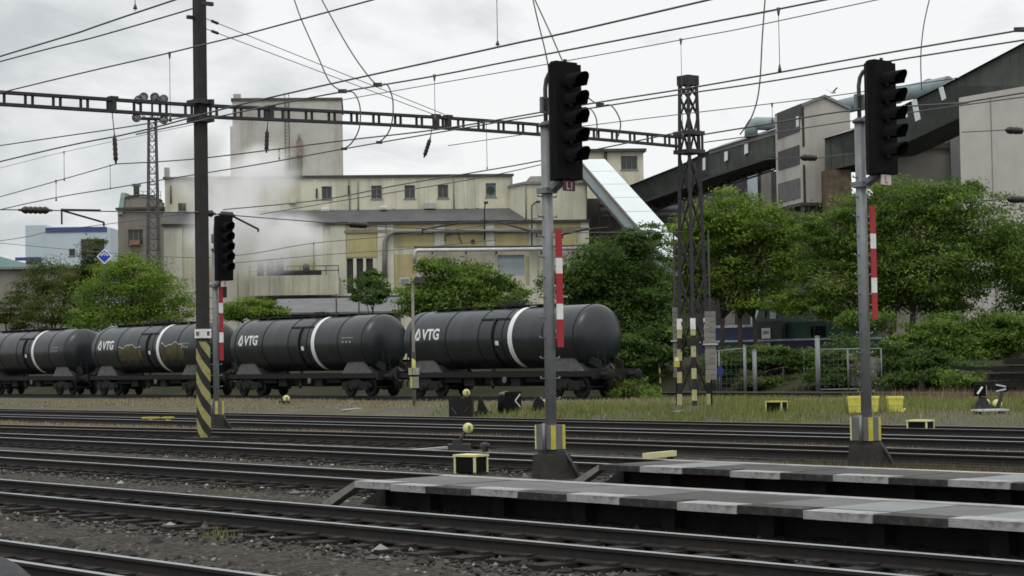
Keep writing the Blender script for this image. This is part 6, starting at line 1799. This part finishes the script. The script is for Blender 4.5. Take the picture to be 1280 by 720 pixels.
b = G(602, 521.5, .05); g = gz(*tD(b)); o = thing('switch_stand', 'small black switch gear without weight right of the dark crate', 'switch stand', (b[0], b[1], g), .2)
mb = MB(); mb.box((.02, 0, .06), (.6, .35, .12)); mb.prism([(-.14, -.1, .12), (.22, -.1, .12), (.02, -.1, .5), (-.1, -.1, .52)], (0, .2, 0)); mb.build('foot', FRAME_BK, o)
MB().tube([(-.05, 0, .4), (-.02, -.05, .62)], .05, 8).build('lever', FRAME_BK, o)
b = G(636, 521, .05); g = gz(*tD(b)); o = thing('switch_lantern', 'big black switch lantern drum with a white arrow head on its side', 'lantern', (b[0], b[1], g), rad(-30))
zt = zat(b[0], b[1], 489) - g
MB().lathe([(0, .30), (zt * .78, .28), (zt * .80, .25)], 'z', (-.1, 0, 0), 20).build('drum', BLACK, o)
MB().lathe([(zt * .802, .25), (zt * .93, .23), (zt * .97, .12), (zt, .05)], 'z', (-.1, 0, 0), 20).build('drum_top', GREY_BOX, o)
bx = MB().b2((.0, -.26, .02), (.36, .26, zt * .98)).build('side_box', BLACK, o)
for s in (-1, 1): MB().bar((.366, -.18, zt * .55), (.366, .17, zt * (.55 + s * .30)), .01, .045).build('arrow_bar', WHITE, bx)
b = G(673, 521, .05); g = gz(*tD(b)); o = thing('switch_stand', 'low black switch gear with a white knob just left of the middle signal post', 'switch stand', (b[0], b[1], g), .1)
mb = MB(); mb.prism([(-.22, -.15, 0), (.24, -.15, 0), (.16, -.15, .36), (-.05, -.15, .52), (-.16, -.15, .30)], (0, .3, 0)); mb.build('foot', FRAME_BK, o)
MB().tube([(.02, 0, .4), (.22, -.1, .34)], .05, 8).build('knob_arm', WHITE, o)
# square lantern at the far right and its twin on a post
b = G(1226, 525, .08); g = gz(*tD(b)); o = thing('switch_lantern', 'square black switch lantern with one white slanting bar on a thin post', 'lantern', (b[0], b[1], g), rad(-15))
z0_, z1_ = zat(b[0], b[1], 495) - g, zat(b[0], b[1], 480.5) - g; zc_ = (z0_ + z1_) / 2
MB().tube([(0, 0, 0), (0, 0, z0_)], .03, 8).build('lantern_post', STEEL_DK, o)
bx = MB().box((0, 0, zc_), (.34, .26, z1_ - z0_)).build('lantern_case', BLACK, o)
MB().bar((-.07, -.135, zc_ - .10), (.07, -.135, zc_ + .10), .012, .055).build('slant_bar', WHITE, bx); MB().box((.176, 0, zc_), (.01, .08, .26)).build('side_bar', WHITE, bx)
mb = MB(); mb.box((.02, 0, .05), (.5, .3, .08)); mb.prism([(-.1, -.08, .09), (.30, -.08, .09), (.16, -.08, .42), (-.04, -.08, .44)], (0, .16, 0)); mb.build('foot', STEEL_DK, o)
MB().prism([(.38, -.06, .06), (.52, -.06, .06), (.66, -.06, .58), (.58, -.06, .58)], (0, .12, 0)).build('counter_lever', STEEL_DK, o)
b = G(1252, 512, .25); g = gz(*tD(b)); o = thing('switch_lantern', 'black lantern with two converging white bars in front of the stacked rails', 'lantern', (b[0], b[1], g), rad(-10))
z0_, z1_ = zat(b[0], b[1], 490) - g, zat(b[0], b[1], 479.5) - g; zc_ = (z0_ + z1_) / 2
MB().tube([(0, 0, 0), (0, 0, z0_)], .03, 8).build('lantern_post', STEEL_DK, o)
bx = MB().box((0, 0, zc_), (.36, .24, z1_ - z0_)).build('lantern_case', BLACK, o)
for s in (-1, 1): MB().bar((-.16, -.126, zc_ + s * .10), (.14, -.126, zc_ + s * .035), .012, .05).build('slant_bar', GALV_L, bx)
# pale boards and bars lying about
def board(name, label, p0, p1, w, h, M, cat, z=.1):
    a, b = G(*p0, z), G(*p1, z); o = thing(name, label, cat, (*a[:2], gz(*tD(a))), 0)
    zz = max(.03, z)
    MB().bar((0, 0, zz), (b[0] - a[0], b[1] - a[1], zz), w, h).build('board', M, o)
    mb = MB(); dx = b - a
    for q in (.12, .85): mb.box((dx[0] * q, dx[1] * q, (zz - h / 2) / 2), (.12, .12, max(.02, zz - h / 2)))
    mb.build('support', SLEEP, o)
board('cover_board', 'pale slab under the square switch lantern at the far right', (1219, 526.5), (1257, 525.5), .5, .05, GALV_L, 'slab', .1)
board('yellow_bar', 'pale yellow bar lying behind the rear platform', (806, 570), (843, 566.5), .10, .10, YEL_PALE, 'bar', .22)
board('loose_plank', 'long pale plank lying between the tracks left of the round weight', (516, 563), (560, 559.5), .16, .05, mat('bleached plank', (.34, .34, .32), .8, .15), 'plank', .05)
board('cover_plank', 'pale cable cover plank on the grass edge below the lattice mast', (845, 524), (890, 521.5), .25, .05, mat('bleached plank', (.34, .34, .32), .8, .15), 'plank', .05)
board('cover_plank', 'pale cover plank at the grass edge between the second and last wagon', (430, 517.5), (450, 515.5), .25, .05, mat('bleached plank', (.34, .34, .32), .8, .15), 'plank', .05)
# rail pile at the far right
q = P(1262, 482, 84.5); g = gz(*tD(q)); o = thing('rail_pile', 'stack of old dark rails and timbers on the bank at the right edge', 'rail pile', (q[0], q[1], g), rad(-8))
zz = 0
for k, (x0, x1, h, y) in enumerate(((-1.6, 3.5, .3, 0), (-.9, 3.6, .3, .1), (-2.0, 3.0, .14, -.5), (-.7, 3.4, .28, .2), (-.2, 3.8, .28, .1))):
    if k != 2: MB().b2((x0, y - .6, zz + .02), (x1, y + .6, zz + h)).build('rail_layer' if k % 2 else 'timber_layer', SLEEP if k % 2 else FRAME_BK, o); zz += h + .05
    else: MB().bar((x0 - .6, -.75, .95), (x1 - 2, -.75, .78), .12, .14).build('loose_rail', FRAME_BK, o)
# dark mound at the bottom left corner
b = G(-40, 760, 0)
mb = MB(); N = 28; vs = []; fs = []
q = G(10, 712, .1)
for i in range(N + 1):
    for j in range(N + 1):
        u, v = -1 + 2 * i / N, -1 + 2 * j / N; rr = math.hypot(u, v)
        h = .50 * max(0, 1 - rr ** 2) ** .8 + rng.uniform(-.006, .006) * (rr < 1) - .03
        vs.append((u * .85, v * .42, h))
for i in range(N):
    for j in range(N): a = i * (N + 1) + j; fs.append((a, a + N + 1, a + N + 2, a + 1))
mb.add(vs, fs, 0, True)
qd = np.array([*atX(-15, 7.05), 0])
o = mb.build('cinder_mound', mat('dark cinder heap', (.045, .047, .05), .95, .25, 9, bump=.6, bscale=60), None, (qd[0], qd[1], 0), TRK_ROT)
tag(o, 'smooth dark grey cinder mound in the bottom left corner beside the nearest rail', 'mound')
# bird
q = P(1041, 115.5, 120); o = thing('bird', 'small white bird flying above the roof of the grey tower house', 'bird', q, rad(30))
body = MB().lathe([(-.22, .01), (-.14, .05), (0, .075), (.12, .055), (.19, .05), (.24, .02), (.29, .004)], 'x', seg=10).build('body', WHITE, o)
for s in (-1, 1): MB().prism([(.08, s * .05, .02), (-.08, s * .05, .02), (-.14, s * .5, .22), (-.02, s * .55, .24)], (0, 0, .012)).build('wing', GALV_L, o)

# ------------------------------------------------------------------ grass
def grass(name, label, n, sampler, h, M, seed, wid=.012, lean=.35):
    r = np.random.default_rng(seed); vs = np.empty((n, 3, 3)); tn = np.empty(n); k = 0
    while k < n:
        t, D, hh = sampler(r); base = W(t, D, gz(t, D) - .02)
        H = hh * r.uniform(*h); a = r.uniform(0, 6.28); ln = r.normal(0, lean) * H
        wv = np.array([math.cos(a), math.sin(a), 0]) * wid * r.uniform(.7, 1.5) * max(1, base[1] / 45)
        vs[k, 0] = base - wv; vs[k, 1] = base + wv; vs[k, 2] = base + [ln * math.cos(a + 1.5), ln * math.sin(a + 1.5), H]
        tn[k] = np.clip(r.normal(.5, .2) , 0, 1); k += 1
    me = bpy.data.meshes.new(name)
    me.vertices.add(n * 3); me.vertices.foreach_set('co', vs.ravel().astype(np.float32))
    me.loops.add(n * 3); me.loops.foreach_set('vertex_index', np.arange(n * 3, dtype=np.int32))
    me.polygons.add(n); me.polygons.foreach_set('loop_start', np.arange(0, n * 3, 3, dtype=np.int32)); me.polygons.foreach_set('loop_total', np.full(n, 3, dtype=np.int32))
    me.update(calc_edges=True)
    t_ = me.attributes.new('tint', 'FLOAT', 'FACE'); t_.data.foreach_set('value', tn.astype(np.float32))
    me.materials.append(M); o = bpy.data.objects.new(name, me); COL.objects.link(o); tag(o, label, kind='stuff'); return o
G_GRN = tint_mat('grass green', [(0, (.085, .115, .025)), (.5, (.16, .19, .05)), (.85, (.25, .25, .09)), (1, (.32, .28, .15))], .8, .3)
G_DRY = tint_mat('grass dry', [(0, (.14, .11, .06)), (.5, (.27, .225, .135)), (.9, (.38, .32, .21)), (1, (.25, .25, .10))], .85, .25)
G_OLV = tint_mat('grass olive', [(0, (.05, .04, .015)), (.5, (.10, .082, .030)), (.9, (.15, .12, .05)), (1, (.13, .14, .05))], .85, .25)
_cl = [(np.random.default_rng(5).uniform(0, 1, 3)) for _ in range(1)]
rc = np.random.default_rng(21)
PATCH = [(rc.uniform(14, 52), rc.uniform(42.5, 57.5), rc.uniform(.8, 3.5), rc.random()) for _ in range(150)] + [(rc.uniform(50, 100), rc.uniform(44, 58), rc.uniform(.5, 2.0), .1) for _ in range(46)]
def s_patch(green):
    P_ = [p for p in PATCH if (p[3] > .42) == green]
    def f(r):
        p = P_[r.integers(len(P_))]; return p[0] + r.normal(0, p[2]), float(np.clip(p[1] + r.normal(0, p[2] * .5), 41.6, 58.6)), .7 + .5 * p[3]
    return f
grass('green_grass', 'patches of green grass on the strip in front of the tank wagons', 42000, s_patch(True), (.06, .26), G_GRN, 1)
grass('dry_grass', 'patches of dry straw coloured grass on the strip before the wagons', 26000, s_patch(False), (.05, .24), G_DRY, 2)
PD = [(rc.uniform(22, 75), rc.uniform(30.6, 31.9), rc.uniform(.4, 2.2)) for _ in range(60)]
def s_dry(r):
    p = PD[r.integers(len(PD))]; return p[0] + r.normal(0, p[2]), p[1] + r.normal(0, .25), .8
grass('dry_grass', 'thin line of dry grass between the tracks in the middle of the yard', 9000, s_dry, (.06, .20), G_DRY, 3, .009)
def s_olv(r):
    return r.uniform(12, 22.5), 25.3 + r.normal(0, .42) + (r.random() < .2) * .6, .9 + .3 * math.sin(r.random() * 3)
grass('brown_grass', 'brownish olive grass beside the rear platform at the right edge', 9000, s_olv, (.08, .22), G_OLV, 4, .008)
PW = [(rc.uniform(12, 60), rc.choice([33.4, 35.8, 38.2, 40.3, 28.7, 23.4, 12.0, 16.0]), rc.uniform(.08, .3)) for _ in range(46)]
def s_weed(r):
    p = PW[r.integers(len(PW))]; return p[0] + r.normal(0, p[2]), p[1] + r.normal(0, p[2] * .6), .8
grass('weeds', 'scattered small weeds growing between the rails', 2600, s_weed, (.05, .2), G_GRN, 6, .008)
def s_bank(r):
    t = r.uniform(8, 62); return t, 67.3 + abs(r.normal(0, 3.2)), 1.0
grass('bank_grass', 'rough grass and weeds on the foot of the bank', 26000, s_bank, (.08, .32), tint_mat('bank weeds', [(0, (.018, .030, .009)), (.5, (.045, .060, .018)), (.85, (.08, .08, .035)), (1, (.13, .10, .065))], .85, .25), 7, .016)
PR = [(rc.uniform(30, 46), rc.uniform(57.8, 59.3), rc.uniform(.3, 1.2)) for _ in range(14)]
def s_pink(r):
    p = PR[r.integers(len(PR))]; return p[0] + r.normal(0, p[2]), p[1] + r.normal(0, .5), .9
grass('dry_weeds', 'pinkish dry weeds around the foot of the lattice mast', 6000, s_pink, (.2, .6), tint_mat('pinkish dry weeds', [(0, (.11, .075, .05)), (.6, (.22, .16, .11)), (1, (.28, .22, .14))], .85, .25), 8, .012)
